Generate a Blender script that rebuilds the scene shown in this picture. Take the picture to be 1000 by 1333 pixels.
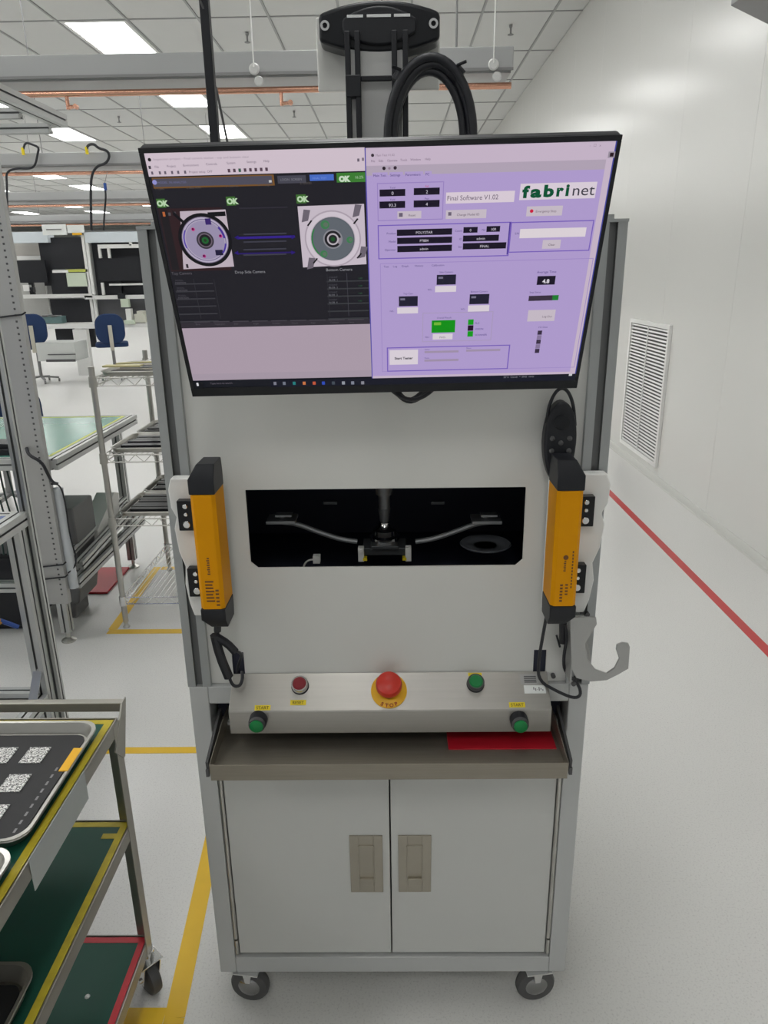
import bpy, math, random
from mathutils import Vector, Matrix
random.seed(7)
for o in list(bpy.data.objects): bpy.data.objects.remove(o)
SC = bpy.context.scene
COL = SC.collection
PI = math.pi

# ---------------------------------------------------------------- camera
CAM = Vector((0.015, -1.273, 1.648)); YAW, PITCH, ROLL, FPX = -0.014, 0.317, -0.015, 946.89
cy_, sy_, cp_, sp_ = math.cos(YAW), math.sin(YAW), math.cos(PITCH), math.sin(PITCH)
FW = Vector((sy_*cp_, cy_*cp_, -sp_)); RT = Vector((cy_, -sy_, 0)); UP = RT.cross(FW)
cr_, sr_ = math.cos(ROLL), math.sin(ROLL)
RT, UP = cr_*RT + sr_*UP, -sr_*RT + cr_*UP
cd = bpy.data.cameras.new('camera'); cam = bpy.data.objects.new('camera', cd); COL.objects.link(cam)
cd.sensor_fit = 'VERTICAL'; cd.sensor_height = 24.0; cd.lens = FPX/1333*24.0
cd.clip_start = 0.02; cd.clip_end = 200
mw = Matrix((RT, UP, -FW)).transposed().to_4x4(); mw.translation = CAM
cam.matrix_world = mw
SC.camera = cam

# ---------------------------------------------------------------- world, exposure, lights
SC.view_settings.view_transform = 'Standard'; SC.view_settings.look = 'None'
SC.view_settings.gamma = 1.0; SC.view_settings.use_curve_mapping = False
SC.view_settings.exposure = 0.38
W = bpy.data.worlds.new('world'); SC.world = W; W.use_nodes = True
W.node_tree.nodes['Background'].inputs[0].default_value = (0.90, 0.92, 0.90, 1)
W.node_tree.nodes['Background'].inputs[1].default_value = 0.30
PANEL_GLOW = 7.0             # emission of every ceiling light panel
CEIL = 4.37
WALLX = 2.16

# ---------------------------------------------------------------- materials
MATS = {}
def mat(name, col, rough=0.5, metal=0.0, spec=0.5, emit=0.0, noise=0.0, nscale=20, bump=0.0, bscale=200, stretch=None, coat=0.0, trans=0.0):
    if name in MATS: return MATS[name]
    m = bpy.data.materials.new(name); m.use_nodes = True; nt = m.node_tree; b = nt.nodes['Principled BSDF']
    c = (col[0], col[1], col[2], 1)
    b.inputs['Base Color'].default_value = c; b.inputs['Roughness'].default_value = rough
    b.inputs['Metallic'].default_value = metal; b.inputs['Specular IOR Level'].default_value = spec
    b.inputs['Coat Weight'].default_value = coat
    if trans: b.inputs['Transmission Weight'].default_value = trans
    if emit:
        b.inputs['Emission Color'].default_value = c; b.inputs['Emission Strength'].default_value = emit
    if noise or bump:
        tc = nt.nodes.new('ShaderNodeTexCoord'); mp = nt.nodes.new('ShaderNodeMapping')
        nt.links.new(tc.outputs['Object'], mp.inputs[0])
        if stretch: mp.inputs['Scale'].default_value = stretch
    if noise:
        n = nt.nodes.new('ShaderNodeTexNoise'); n.inputs['Scale'].default_value = nscale; n.inputs['Detail'].default_value = 4
        nt.links.new(mp.outputs[0], n.inputs['Vector'])
        mx = nt.nodes.new('ShaderNodeMix'); mx.data_type = 'RGBA'
        mx.inputs[6].default_value = tuple(max(0, v*(1-noise)) for v in col)+(1,)
        mx.inputs[7].default_value = tuple(min(1, v*(1+noise)) for v in col)+(1,)
        nt.links.new(n.outputs[0], mx.inputs[0]); nt.links.new(mx.outputs[2], b.inputs['Base Color'])
    if bump:
        n2 = nt.nodes.new('ShaderNodeTexNoise'); n2.inputs['Scale'].default_value = bscale
        nt.links.new(mp.outputs[0], n2.inputs['Vector'])
        bp = nt.nodes.new('ShaderNodeBump'); bp.inputs['Strength'].default_value = bump; bp.inputs['Distance'].default_value = 0.001
        nt.links.new(n2.outputs[0], bp.inputs['Height']); nt.links.new(bp.outputs[0], b.inputs['Normal'])
    MATS[name] = m; return m
PAINT = mat('white_machine_paint', (0.66, 0.66, 0.632), 0.42, noise=0.02, nscale=3, bump=0.05, bscale=500)
PAINT2 = mat('cabinet_paint', (0.585, 0.59, 0.57), 0.45, noise=0.02, nscale=3, bump=0.05, bscale=500)
FRAMEP = mat('grey_frame_paint', (0.50, 0.51, 0.505), 0.45, noise=0.02, nscale=5)
ALU = mat('anodised_aluminium', (0.50, 0.51, 0.50), 0.38, 0.55, noise=0.03, nscale=8)
ALUD = mat('aluminium_groove', (0.17, 0.175, 0.175), 0.5, 0.5, noise=0.03)
MPOST = mat('machine_post_aluminium', (0.37, 0.385, 0.385), 0.42, 0.35, noise=0.03, nscale=8)
STEEL = mat('brushed_stainless', (0.46, 0.455, 0.43), 0.33, 0.9, noise=0.10, nscale=6, bump=0.06, bscale=60, stretch=(1, 40, 40))
STEELC = mat('brushed_stainless_panel', (0.47, 0.455, 0.42), 0.42, 0.9, noise=0.07, nscale=5, bump=0.05, bscale=60, stretch=(1, 40, 40))
STEELT = mat('brushed_stainless_tray', (0.34, 0.31, 0.26), 0.55, 0.9, noise=0.14, nscale=9, bump=0.05, bscale=60, stretch=(1, 40, 40))
STEELY = mat('stainless', (0.50, 0.49, 0.46), 0.30, 0.9, noise=0.08, nscale=8)
CHROME = mat('chrome', (0.72, 0.72, 0.72), 0.14, 1.0, noise=0.02)
BLACK = mat('black_plastic', (0.013, 0.014, 0.018), 0.42, spec=0.35, noise=0.1)
BLACKR = mat('black_rubber_cable', (0.012, 0.013, 0.018), 0.45, noise=0.1)
BLACKG = mat('black_gloss_plastic', (0.010, 0.011, 0.014), 0.28, spec=0.3, noise=0.1)
CAVITY = mat('dark_interior', (0.022, 0.025, 0.045), 0.7, noise=0.1)  # near-black base colour for the chamber, tray opening and notches
YEL = mat('yellow_powder_coat', (0.74, 0.31, 0.0), 0.5, spec=0.15, noise=0.02)
RED = mat('red_plastic', (0.62, 0.035, 0.02), 0.35, noise=0.02)
DRED = mat('dark_red_lens', (0.22, 0.012, 0.02), 0.3, noise=0.05)
GREEN = mat('green_lens', (0.0, 0.20, 0.045), 0.3, noise=0.05)
YLAB = mat('yellow_label', (0.80, 0.62, 0.01), 0.5, noise=0.03)
YSTOP = mat('yellow_stop_disc', (0.85, 0.46, 0.01), 0.45, noise=0.02)
TAPEY = mat('yellow_floor_tape', (0.80, 0.50, 0.02), 0.4, noise=0.08, nscale=12)
TAPER = mat('red_floor_tape', (0.55, 0.045, 0.045), 0.35, noise=0.05, nscale=12)
WALLM = mat('cleanroom_wall_panel', (0.70, 0.70, 0.672), 0.24, spec=0.45, noise=0.015, nscale=1.2)
WALLJ = mat('wall_joint', (0.66, 0.66, 0.64), 0.6, noise=0.02)
TILE = mat('ceiling_tile', (0.62, 0.625, 0.61), 0.75, noise=0.02, nscale=3, bump=0.1, bscale=90)
TBAR = mat('ceiling_grid_bar', (0.36, 0.365, 0.36), 0.6, noise=0.02)
PANEL = mat('light_diffuser', (1.0, 1.0, 0.985), 0.5, emit=PANEL_GLOW, noise=0.0)
WHITE = mat('white_enamel', (0.80, 0.80, 0.78), 0.4, noise=0.02)
COPPER = mat('copper_pipe', (0.74, 0.40, 0.28), 0.25, 0.85, noise=0.15, nscale=3)
GREENM = mat('green_esd_mat', (0.006, 0.075, 0.050), 0.4, spec=0.3, noise=0.08, nscale=10)
GREENB = mat('pale_green_bench_mat', (0.10, 0.28, 0.22), 0.16, noise=0.15, nscale=3)
BLUEM = mat('blue_esd_mat', (0.03, 0.09, 0.36), 0.3, noise=0.05)
BLUEF = mat('blue_chair_fabric', (0.010, 0.030, 0.095), 0.85, noise=0.1, nscale=60)
CURT = mat('dark_curtain', (0.016, 0.017, 0.022), 0.7, noise=0.2, nscale=4)
DGREY = mat('dark_grey_plastic', (0.07, 0.07, 0.072), 0.5, noise=0.05)
MGREY = mat('mid_grey_plastic', (0.24, 0.24, 0.24), 0.55, noise=0.04)
CART = mat('cart_steel', (0.40, 0.385, 0.345), 0.36, 0.85, noise=0.12, nscale=9)
REDT = mat('red_mat', (0.48, 0.012, 0.025), 0.4, noise=0.05)
PAPER = mat('paper', (0.80, 0.82, 0.80), 0.7, noise=0.02)
PAPERG = mat('pale_green_paper', (0.66, 0.74, 0.60), 0.7, noise=0.03)
BLUEL = mat('blue_white_valance', (0.66, 0.72, 0.76), 0.4, noise=0.02)
TRANSP = mat('milky_plastic', (0.42, 0.45, 0.44), 0.35, noise=0.03)
BEAM = mat('beam_grey', (0.40, 0.405, 0.405), 0.45, 0.2, noise=0.04, nscale=2)
HOOKM = mat('hook_grey_steel', (0.42, 0.42, 0.41), 0.4, 0.5, noise=0.04)
SPECK = None
def speckle():
    m = bpy.data.materials.new('speckled_silver_board'); m.use_nodes = True; nt = m.node_tree; b = nt.nodes['Principled BSDF']
    tc = nt.nodes.new('ShaderNodeTexCoord'); n = nt.nodes.new('ShaderNodeTexVoronoi'); n.inputs['Scale'].default_value = 620
    nt.links.new(tc.outputs['Object'], n.inputs['Vector'])
    r = nt.nodes.new('ShaderNodeValToRGB'); r.color_ramp.elements[0].position = 0.40; r.color_ramp.elements[0].color = (0.08, 0.08, 0.08, 1)
    r.color_ramp.elements[1].position = 0.5; r.color_ramp.elements[1].color = (0.82, 0.82, 0.80, 1)
    sp = nt.nodes.new('ShaderNodeSeparateColor'); nt.links.new(n.outputs['Color'], sp.inputs[0]); nt.links.new(sp.outputs[0], r.inputs[0])
    nt.links.new(r.outputs[0], b.inputs['Base Color']); b.inputs['Roughness'].default_value = 0.35
    return m
SPECK = speckle()
def floormat():
    m = bpy.data.materials.new('speckled_vinyl_floor'); m.use_nodes = True; nt = m.node_tree; b = nt.nodes['Principled BSDF']
    tc = nt.nodes.new('ShaderNodeTexCoord')
    n = nt.nodes.new('ShaderNodeTexNoise'); n.inputs['Scale'].default_value = 190; n.inputs['Detail'].default_value = 3; n.inputs['Roughness'].default_value = 0.7
    nt.links.new(tc.outputs['Object'], n.inputs['Vector'])
    r = nt.nodes.new('ShaderNodeValToRGB'); e = r.color_ramp.elements
    e[0].position = 0.30; e[0].color = (0.56, 0.55, 0.54, 1); e[1].position = 0.47; e[1].color = (0.715, 0.71, 0.69, 1)
    nt.links.new(n.outputs[0], r.inputs[0]); nt.links.new(r.outputs[0], b.inputs['Base Color'])
    b.inputs['Roughness'].default_value = 0.28; b.inputs['Specular IOR Level'].default_value = 0.45
    return m
FLOORM = floormat()
def vcolmat(name, strength):
    m = bpy.data.materials.new(name); m.use_nodes = True; nt = m.node_tree; b = nt.nodes['Principled BSDF']
    a = nt.nodes.new('ShaderNodeAttribute'); a.attribute_name = 'Col'
    b.inputs['Base Color'].default_value = (0.004, 0.004, 0.004, 1); b.inputs['Roughness'].default_value = 0.45; b.inputs['Specular IOR Level'].default_value = 0.12
    nt.links.new(a.outputs['Color'], b.inputs['Emission Color']); b.inputs['Emission Strength'].default_value = strength
    return m
SCREENM = vcolmat('lit_screen', 0.67)

def brushed(m, aniso, tangent):                 # brushing lines run along x: the sheen stretches across them
    nt = m.node_tree; b = nt.nodes['Principled BSDF']; c = nt.nodes.new('ShaderNodeCombineXYZ')
    for k in range(3): c.inputs[k].default_value = tangent[k]
    b.inputs['Anisotropic'].default_value = aniso; nt.links.new(c.outputs[0], b.inputs['Tangent'])
brushed(STEELC, 0.7, (0,0.78,0.62))
# ---------------------------------------------------------------- helpers
ROOT = {}
def Q(px, py, axis, val):                       # the world point a photograph pixel shows on the plane axis = val
    d = FW + RT*((px-500)/FPX) - UP*((py-666.5)/FPX)
    i = 'xyz'.index(axis); return CAM + d*((val-CAM[i])/d[i])
def tag(o, label=None, cat=None, group=None, kind=None):
    if label: o['label'] = label
    if cat: o['category'] = cat
    if group: o['group'] = group
    if kind: o['kind'] = kind
    return o
def thing(name, loc, label, cat, group=None):
    o = bpy.data.objects.new(name, None); COL.objects.link(o); o.location = loc; o.empty_display_size = 0.05
    ROOT[o] = Vector(loc); return tag(o, label, cat, group)
class MB:
    def __init__(s): s.v = []; s.f = []; s.mi = []; s.m = 0
    def add(s, vs, fs):
        n = len(s.v); s.v += [Vector(p) for p in vs]
        for f in fs: s.f.append([i+n for i in f]); s.mi.append(s.m)
        return s
    def mt(s, i): s.m = i; return s
    def box(s, x0, x1, y0, y1, z0, z1):
        return s.add([(x0,y0,z0),(x1,y0,z0),(x1,y1,z0),(x0,y1,z0),(x0,y0,z1),(x1,y0,z1),(x1,y1,z1),(x0,y1,z1)],
            [(0,3,2,1),(4,5,6,7),(0,1,5,4),(1,2,6,5),(2,3,7,6),(3,0,4,7)])
    def prism(s, poly, axis, a, b):             # poly in the two other axes (x,z for y; x,y for z; y,z for x)
        def P(p, t):
            return {'y': (p[0], t, p[1]), 'z': (p[0], p[1], t), 'x': (t, p[0], p[1])}[axis]
        n = len(poly); vs = [P(p, a) for p in poly]+[P(p, b) for p in poly]
        fs = [list(range(n)), list(range(2*n-1, n-1, -1))]+[(i, i+n, (i+1) % n+n, (i+1) % n) for i in range(n)]
        return s.add(vs, fs)
    def oprism(s, prof, p0, p1, up=(0, 0, 1)):  # profile extruded from p0 to p1
        p0, p1 = Vector(p0), Vector(p1); d = (p1-p0).normalized(); u = Vector(up)
        if abs(d.dot(u)) > 0.98: u = Vector((0, 1, 0))
        a = d.cross(u).normalized(); b = a.cross(d).normalized(); n = len(prof)
        vs = [p0+a*q[0]+b*q[1] for q in prof]+[p1+a*q[0]+b*q[1] for q in prof]
        fs = [list(range(n-1, -1, -1)), list(range(n, 2*n))]+[(i, (i+1) % n, (i+1) % n+n, i+n) for i in range(n)]
        return s.add(vs, fs)
    def bar(s, p0, p1, w, h): return s.oprism([(-w/2,-h/2),(w/2,-h/2),(w/2,h/2),(-w/2,h/2)], p0, p1)
    def extr(s, p0, p1, w=0.045, h=None, g=0.008, dp=0.008):   # slotted aluminium profile
        h = h or w; a, b = w/2, h/2; q = g/2
        pr = [(-a,-b),(-q,-b),(-q,-b+dp),(q,-b+dp),(q,-b),(a,-b),(a,-q),(a-dp,-q),(a-dp,q),(a,q),(a,b),(q,b),(q,b-dp),(-q,b-dp),(-q,b),(-a,b),(-a,q),(-a+dp,q),(-a+dp,-q),(-a,-q)]
        n0 = len(s.f); s.oprism(pr, p0, p1)
        for k in range(n0+2, len(s.f)):
            if (k-n0-2) % 5 in (1, 2, 3): s.mi[k] = s.m+1     # groove faces take the next slot
        return s
    def cyl(s, p0, p1, r, r2=None, n=16):
        r2 = r if r2 is None else r2; p0, p1 = Vector(p0), Vector(p1); d = (p1-p0).normalized()
        u = Vector((0, 0, 1)) if abs(d.z) < 0.9 else Vector((1, 0, 0)); a = d.cross(u).normalized(); b = a.cross(d)
        c = [(math.cos(2*PI*i/n), math.sin(2*PI*i/n)) for i in range(n)]
        vs = [p0+(a*x+b*y)*r for x, y in c]+[p1+(a*x+b*y)*r2 for x, y in c]
        return s.add(vs, [list(range(n-1, -1, -1)), list(range(n, 2*n))]+[(i, (i+1) % n, (i+1) % n+n, i+n) for i in range(n)])
    def lathe(s, base, prof, axis=(0, 0, 1), n=24):  # prof (r, h) along axis
        d = Vector(axis).normalized(); u = Vector((0, 0, 1)) if abs(d.z) < 0.9 else Vector((1, 0, 0)); a = d.cross(u).normalized(); b = a.cross(d)
        base = Vector(base); vs = []; fs = []
        for r, h in prof:
            for i in range(n):
                t = 2*PI*i/n; vs.append(base+d*h+(a*math.cos(t)+b*math.sin(t))*r)
        for k in range(len(prof)-1):
            for i in range(n): fs.append((k*n+i, k*n+(i+1) % n, (k+1)*n+(i+1) % n, (k+1)*n+i))
        fs.append(list(range(n-1, -1, -1))); m = (len(prof)-1)*n; fs.append(list(range(m, m+n)))
        return s.add(vs, fs)
    def tube(s, pts, r, n=8, closed=False, smooth=0):
        pts = [Vector(p) for p in pts]
        for _ in range(smooth):                  # Chaikin
            q = [] if closed else [pts[0]]
            for i in range(len(pts) if closed else len(pts)-1):
                a, b = pts[i], pts[(i+1) % len(pts)]; q += [a*0.75+b*0.25, a*0.25+b*0.75]
            if not closed: q.append(pts[-1])
            pts = q
        m = len(pts); vs = []; fs = []; pa = None
        for i, p in enumerate(pts):
            if closed: d = pts[(i+1) % m]-pts[i-1]
            else: d = pts[min(i+1, m-1)]-pts[max(i-1, 0)]
            d.normalize()
            if pa is None:
                u = Vector((0, 0, 1)) if abs(d.z) < 0.9 else Vector((1, 0, 0)); pa = d.cross(u).normalized()
            pa = (pa-d*pa.dot(d)).normalized(); b = d.cross(pa)
            for k in range(n): t = 2*PI*k/n; vs.append(p+(pa*math.cos(t)+b*math.sin(t))*r)
        for i in range(m if closed else m-1):
            j = (i+1) % m
            for k in range(n): fs.append((i*n+k, i*n+(k+1) % n, j*n+(k+1) % n, j*n+k))
        if not closed: fs += [list(range(n-1, -1, -1)), list(range((m-1)*n, m*n))]
        return s.add(vs, fs)
    def pbox(s, x0, y0, x1, y1, Y, d=0.03):      # a box on the upright plane y = Y whose face spans two photograph pixels
        ym, xm = (y0+y1)/2, (x0+x1)/2
        a = Vector((Q(x0, ym, 'y', Y).x, 0, Q(xm, y0, 'y', Y).z)); b = Vector((Q(x1, ym, 'y', Y).x, 0, Q(xm, y1, 'y', Y).z))
        return s.box(min(a.x, b.x), max(a.x, b.x), Y, Y+d, min(a.z, b.z), max(a.z, b.z))
    def build(s, name, mats, parent=None, bevel=0, label=None, cat=None, group=None, kind=None, smooth=True, seg=2):
        if not isinstance(mats, (list, tuple)): mats = [mats]
        if parent is not None: off = ROOT[parent]
        else:
            lo = [min(v[i] for v in s.v) for i in range(3)]; hi = [max(v[i] for v in s.v) for i in range(3)]
            off = Vector(((lo[0]+hi[0])/2, (lo[1]+hi[1])/2, lo[2]))
        me = bpy.data.meshes.new(name); me.from_pydata([v-off for v in s.v], [], s.f); 
        for m in mats: me.materials.append(m)
        for p, i in zip(me.polygons, s.mi): p.material_index = min(i, len(mats)-1)
        import bmesh
        bm = bmesh.new(); bm.from_mesh(me); bmesh.ops.recalc_face_normals(bm, faces=bm.faces); bm.to_mesh(me); bm.free()
        if smooth:
            me.polygons.foreach_set('use_smooth', [True]*len(me.polygons)); me.set_sharp_from_angle(angle=math.radians(38))
        me.update()
        o = bpy.data.objects.new(name, me); COL.objects.link(o)
        if parent is not None: o.parent = parent; ROOT[o] = off
        else: o.location = off; ROOT[o] = off
        if bevel:
            bv = o.modifiers.new('bevel', 'BEVEL'); bv.width = bevel; bv.segments = seg; bv.limit_method = 'ANGLE'; bv.angle_limit = math.radians(40); bv.harden_normals = smooth
        return tag(o, label, cat, group, kind)
def copytree(o, parent=None):
    c = o.copy(); COL.objects.link(c)
    if parent is not None: c.parent = parent
    for ch in list(o.children): copytree(ch, c)
    return c
def textmesh(txt, size=1.0, bold=0.0, extrude=0.0, align='LEFT'):
    cu = bpy.data.curves.new('t', 'FONT'); cu.body = txt; cu.size = size; cu.offset = bold; cu.extrude = extrude
    cu.align_x = align; cu.resolution_u = 3
    o = bpy.data.objects.new('t', cu); me = bpy.data.meshes.new_from_object(o)
    vs = [v.co.copy() for v in me.vertices]; fs = [list(p.vertices) for p in me.polygons]
    bpy.data.objects.remove(o); bpy.data.curves.remove(cu); bpy.data.meshes.remove(me)
    return vs, fs
def put_text(mb, txt, origin, ax, ay, size, bold=0.0, align='CENTER'):   # flat print on a surface
    vs, fs = textmesh(txt, size, bold, 0, align); o = Vector(origin); ax = Vector(ax); ay = Vector(ay)
    return mb.add([o+ax*v.x+ay*v.y for v in vs], fs)

# ================================================================ SETTING
MB().box(-32, 2.6, -5, 46, -0.1, 0).build('floor', FLOORM, kind='structure', smooth=False)
# --- right wall: panels on a backing
wr = MB().box(WALLX+0.02, WALLX+0.12, -5, 46, 0, CEIL+0.05).build('wall_right', WALLJ, kind='structure', smooth=False)
y = -4.9
while y < 30:
    MB().box(WALLX, WALLX+0.022, y, y+1.198, 0.0, CEIL).build('wall_panel', WALLM, wr, bevel=0.001, seg=1)
    y += 1.2
MB().box(WALLX, WALLX+0.022, y, 46, 0.0, CEIL).build('wall_panel', WALLM, wr)
b = MB().prism([(WALLX, 0), (WALLX, 0.055), (WALLX-0.006, 0.055), (WALLX-0.012, 0.045), (WALLX-0.016, 0.006), (WALLX-0.03, 0.0)], 'y', -5, 46)
b.build('baseboard_right', mat('baseboard_vinyl', (0.60, 0.60, 0.57), 0.4, noise=0.02), kind='structure')
MB().box(-32, 2.3, 45.9, 46, 0, CEIL).build('wall_back', mat('far_wall', (0.60, 0.61, 0.60), 0.5, noise=0.02), kind='structure')
MB().box(-32.1, -32, -5, 46, 0, CEIL).build('wall_left', MATS['far_wall'], kind='structure')
# --- ceiling: dropped tiles in a grid of bars
GX, GY, GX0, GY0 = 0.79, 1.5, 1.845, 8.1
ceil = MB().box(-32, 2.3, -5, 46, CEIL+0.03, CEIL+0.08).build('ceiling', TILE, kind='structure')
LX = [-0.13-3.16*k for k in range(9)]           # light columns
def is_light(i, j): return i % 4 == 2 and j % 2 == 0 and i < 27 and j < 18
tile = None
far = MB(); bars = MB()
for i in range(-1, 42):
    x1 = GX0-GX*i-0.012; x0 = GX0-GX*(i+1)+0.012
    if i == -1: x1 = WALLX
    for j in range(-8, 25):
        y0 = GY0+GY*j+0.012; y1 = y0+GY-0.024
        if is_light(i, j): continue
        if -1 < i < 14 and -1 <= j < 7:
            if tile is None:
                hx, hy = (x1-x0)/2, (y1-y0)/2
                me = MB().box(-hx, hx, -hy, hy, 0, 0.02); me.v = [v for v in me.v]
                tile = me.build('ceiling_tile', TILE, ceil, bevel=0.004, seg=1); tile.location = Vector(((x0+x1)/2, (y0+y1)/2, CEIL+0.006))-ROOT[ceil]
                for vtx in tile.data.vertices: vtx.co += ROOT[ceil]
            else:
                t = tile.copy(); COL.objects.link(t); t.location = Vector(((x0+x1)/2, (y0+y1)/2, CEIL+0.006))-ROOT[ceil]
        else: far.box(x0, x1, y0, y1, CEIL+0.006, CEIL+0.026)
far.build('ceiling_tiles_beyond', TILE, ceil, kind='stuff', smooth=False)
for i in range(0, 43): bars.box(GX0-GX*i-0.012, GX0-GX*i+0.012, -5, 46, CEIL-0.004, CEIL+0.028)
for j in range(-8, 26): bars.box(-32, WALLX, GY0+GY*j-0.012, GY0+GY*j+0.012, CEIL-0.002, CEIL+0.028)
bars.build('grid_bar', TBAR, ceil, kind='stuff', smooth=False)
# --- ceiling lights
lights = {}
proto = None
for i in range(2, 27, 4):
    for j in range(-8, 18, 2):
        if not is_light(i, j): continue
        x = GX0-GX*(i+0.5); yy = GY0+GY*(j+0.5)
        if proto is None:
            proto = thing('ceiling_light', (x, yy, CEIL-0.004), 'x', 'light')
            r = ROOT[proto]
            m = MB(); hx, hy = 0.375, 0.73
            for a in ((-hx, hx, -hy, -hy+.045), (-hx, hx, hy-.045, hy), (-hx, -hx+.045, -hy+.045, hy-.045), (hx-.045, hx, -hy+.045, hy-.045)):
                m.box(r.x+a[0], r.x+a[1], r.y+a[2], r.y+a[3], CEIL-0.002, CEIL+0.03)
            m.build('frame', WHITE, proto)
            MB().box(x-hx+.04, x+hx-.04, yy-hy+.04, yy+hy-.04, CEIL+0.004, CEIL+0.024).build('diffuser', PANEL, proto)
            o = proto
        else:
            o = copytree(proto); o.location = (x, yy, CEIL-0.004)
        lab = {(6, 0): 'large glowing rectangular ceiling light at top left above the near grey beam', (6, 2): 'glowing ceiling light panel just beyond the near beam, left of the black mast',
               (6, 4): 'glowing ceiling light panel seen just right of the black mast above the screen', (10, 4): 'glowing ceiling light behind the end of the overhead bench rail at left',
               (10, 6): 'glowing ceiling light half behind the second beam between the two curled hoses', (14, 8): 'ceiling light just under the second beam, right of the left curled hose', (14, 10): 'ceiling light crossed by the hose that has a blue connector'}.get((i, j))
        if lab: o['label'] = lab
        elif yy < 7.5 or j*3.2+20 < i*2.2: o['label'] = 'lit ceiling panel overhead, hidden from the picture'; o['group'] = 'unseen ceiling lights'
        else: o['label'] = 'small bright ceiling light far off beyond the second grey beam'; o['group'] = 'far ceiling lights'
# --- floor tape
def tape(pts, w, m, label):                     # strip through floor points
    mb = MB()
    for a, b_ in zip(pts[:-1], pts[1:]):
        a = Vector((*a, 0)); b2 = Vector((*b_, 0)); d = (b2-a).normalized(); n = Vector((-d.y, d.x, 0))*w/2
        mb.add([a-n, b2-n, b2+n, a+n, *[p+Vector((0, 0, 0.0012)) for p in (a-n, b2-n, b2+n, a+n)]], [(3, 2, 1, 0), (4, 5, 6, 7), (0, 1, 5, 4), (1, 2, 6, 5), (2, 3, 7, 6), (3, 0, 4, 7)])
    return mb.build('floor_tape', m, label=label, cat='floor tape', smooth=False)
tape([(1.70, -1.0), (1.70, 9)], 0.050, TAPER, 'long red line of tape on the floor running beside the white wall')
tape([(-1.9, 0.978), (-0.55, 0.978)], 0.036, TAPEY, 'short yellow floor tape crossing between the cart and the machine')
tape([(-0.585, 0.95), (-0.51, -0.03), (-0.505, -0.9)], 0.048, TAPEY, 'diagonal yellow floor tape beside the machine cabinet running to the picture bottom')
tape([(-0.535, -0.028), (-1.5, -0.028)], 0.045, TAPEY, 'yellow floor tape passing under the near cart wheel at the bottom edge')
tape([(-1.39, 1.915), (-0.5, 1.912)], 0.045, TAPEY, 'yellow floor tape in front of the wire rack feet')
tape([(-1.375, 1.94), (-1.40, 2.74)], 0.045, TAPEY, 'yellow floor tape along the left side of the wire rack')
tape([(-1.37, 2.72), (-0.5, 2.72)], 0.045, TAPEY, 'yellow floor tape behind the wire rack')
# --- return air grille on the wall
g = thing('vent_grille', (WALLX, 4.95, 0.24), 'white louvred return air grille low on the right wall', 'vent')
gy0, gy1, gz0, gz1 = 4.46, 5.42, 0.12, 1.24
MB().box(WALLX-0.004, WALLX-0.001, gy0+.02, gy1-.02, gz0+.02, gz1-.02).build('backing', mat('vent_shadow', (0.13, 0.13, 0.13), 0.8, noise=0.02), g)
m = MB()
for a in ((gy0, gy1, gz0, gz0+.035), (gy0, gy1, gz1-.035, gz1), (gy0, gy0+.035, gz0+.035, gz1-.035), (gy1-.035, gy1, gz0+.035, gz1-.035)): m.box(WALLX-0.024, WALLX-0.001, a[0], a[1], a[2], a[3])
m.build('frame', WHITE, g)
n = 38
for k in range(n):
    z = gz0+.035+(gz1-gz0-.07)*(k+.5)/n
    MB().prism([(WALLX-0.018, z-0.006), (WALLX-0.016, z-0.007), (WALLX-0.010, z+0.005), (WALLX-0.012, z+0.006)], 'y', gy0+.035, gy1-.035).build('slat', WHITE, g, smooth=False)
MB().box(WALLX-0.025, WALLX-0.019, (gy0+gy1)/2-.006, (gy0+gy1)/2+.006, gz0+.04, gz1-.04).build('mullion', WHITE, g)
# --- grey trunking high on the wall, upper right corner
m = MB().prism([(1.90, 3.02), (WALLX, 2.91), (WALLX, 3.4), (1.90, 3.4)], 'y', 1.2, 3.42)
m.build('wall_duct', mat('duct_grey', (0.30, 0.30, 0.30), 0.5, noise=0.03), bevel=0.004, label='grey boxed duct fixed high on the right wall, at the upper right corner', cat='duct')

# ================================================================ THE MACHINE
M = thing('inspection_machine', (0, 0.32, 0), 'white inspection cabinet on castors with dark viewing window, stainless control box, yellow light curtains', 'machine')
D = 0.64
# base cabinet
for s in (-1, 1):
    for ya_, yb_ in ((0, .05), (D-.05, D)):
        MB().box(min(s*.40, s*.362), max(s*.40, s*.362), ya_, yb_, .105, .865).build('cabinet_stile', FRAMEP, M, bevel=0.0025)
for ya_, yb_ in ((0, .05), (D-.05, D)):
    MB().box(-.362, .362, ya_, yb_, .105, .150).build('cabinet_rail', FRAMEP, M, bevel=0.002)
    MB().box(-.362, .362, ya_, yb_, .826, .865).build('cabinet_rail', FRAMEP, M, bevel=0.002)
m = MB()
for s in (-1, 1): m.box(min(s*.396, s*.386), max(s*.396, s*.386), .05, D-.05, .105, .865)
m.box(-.386, .386, D-.012, D-.004, .15, .826); m.box(-.386, .386, .05, D-.05, .115, .125)
m.build('cabinet_panel', PAINT2, M, bevel=0.001)
MB().box(-.386, .386, .045, D-.05, .852, .864).build('deck_plate', FRAMEP, M)
MB().box(-.36, .36, .055, .08, .76, .825).build('tray_recess', CAVITY, M)  # dark block in the opening: the shade inside is put into its colour
MB().box(-.36, .36, .03, .045, .752, .762).build('door_stop_rail', FRAMEP, M)
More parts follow.
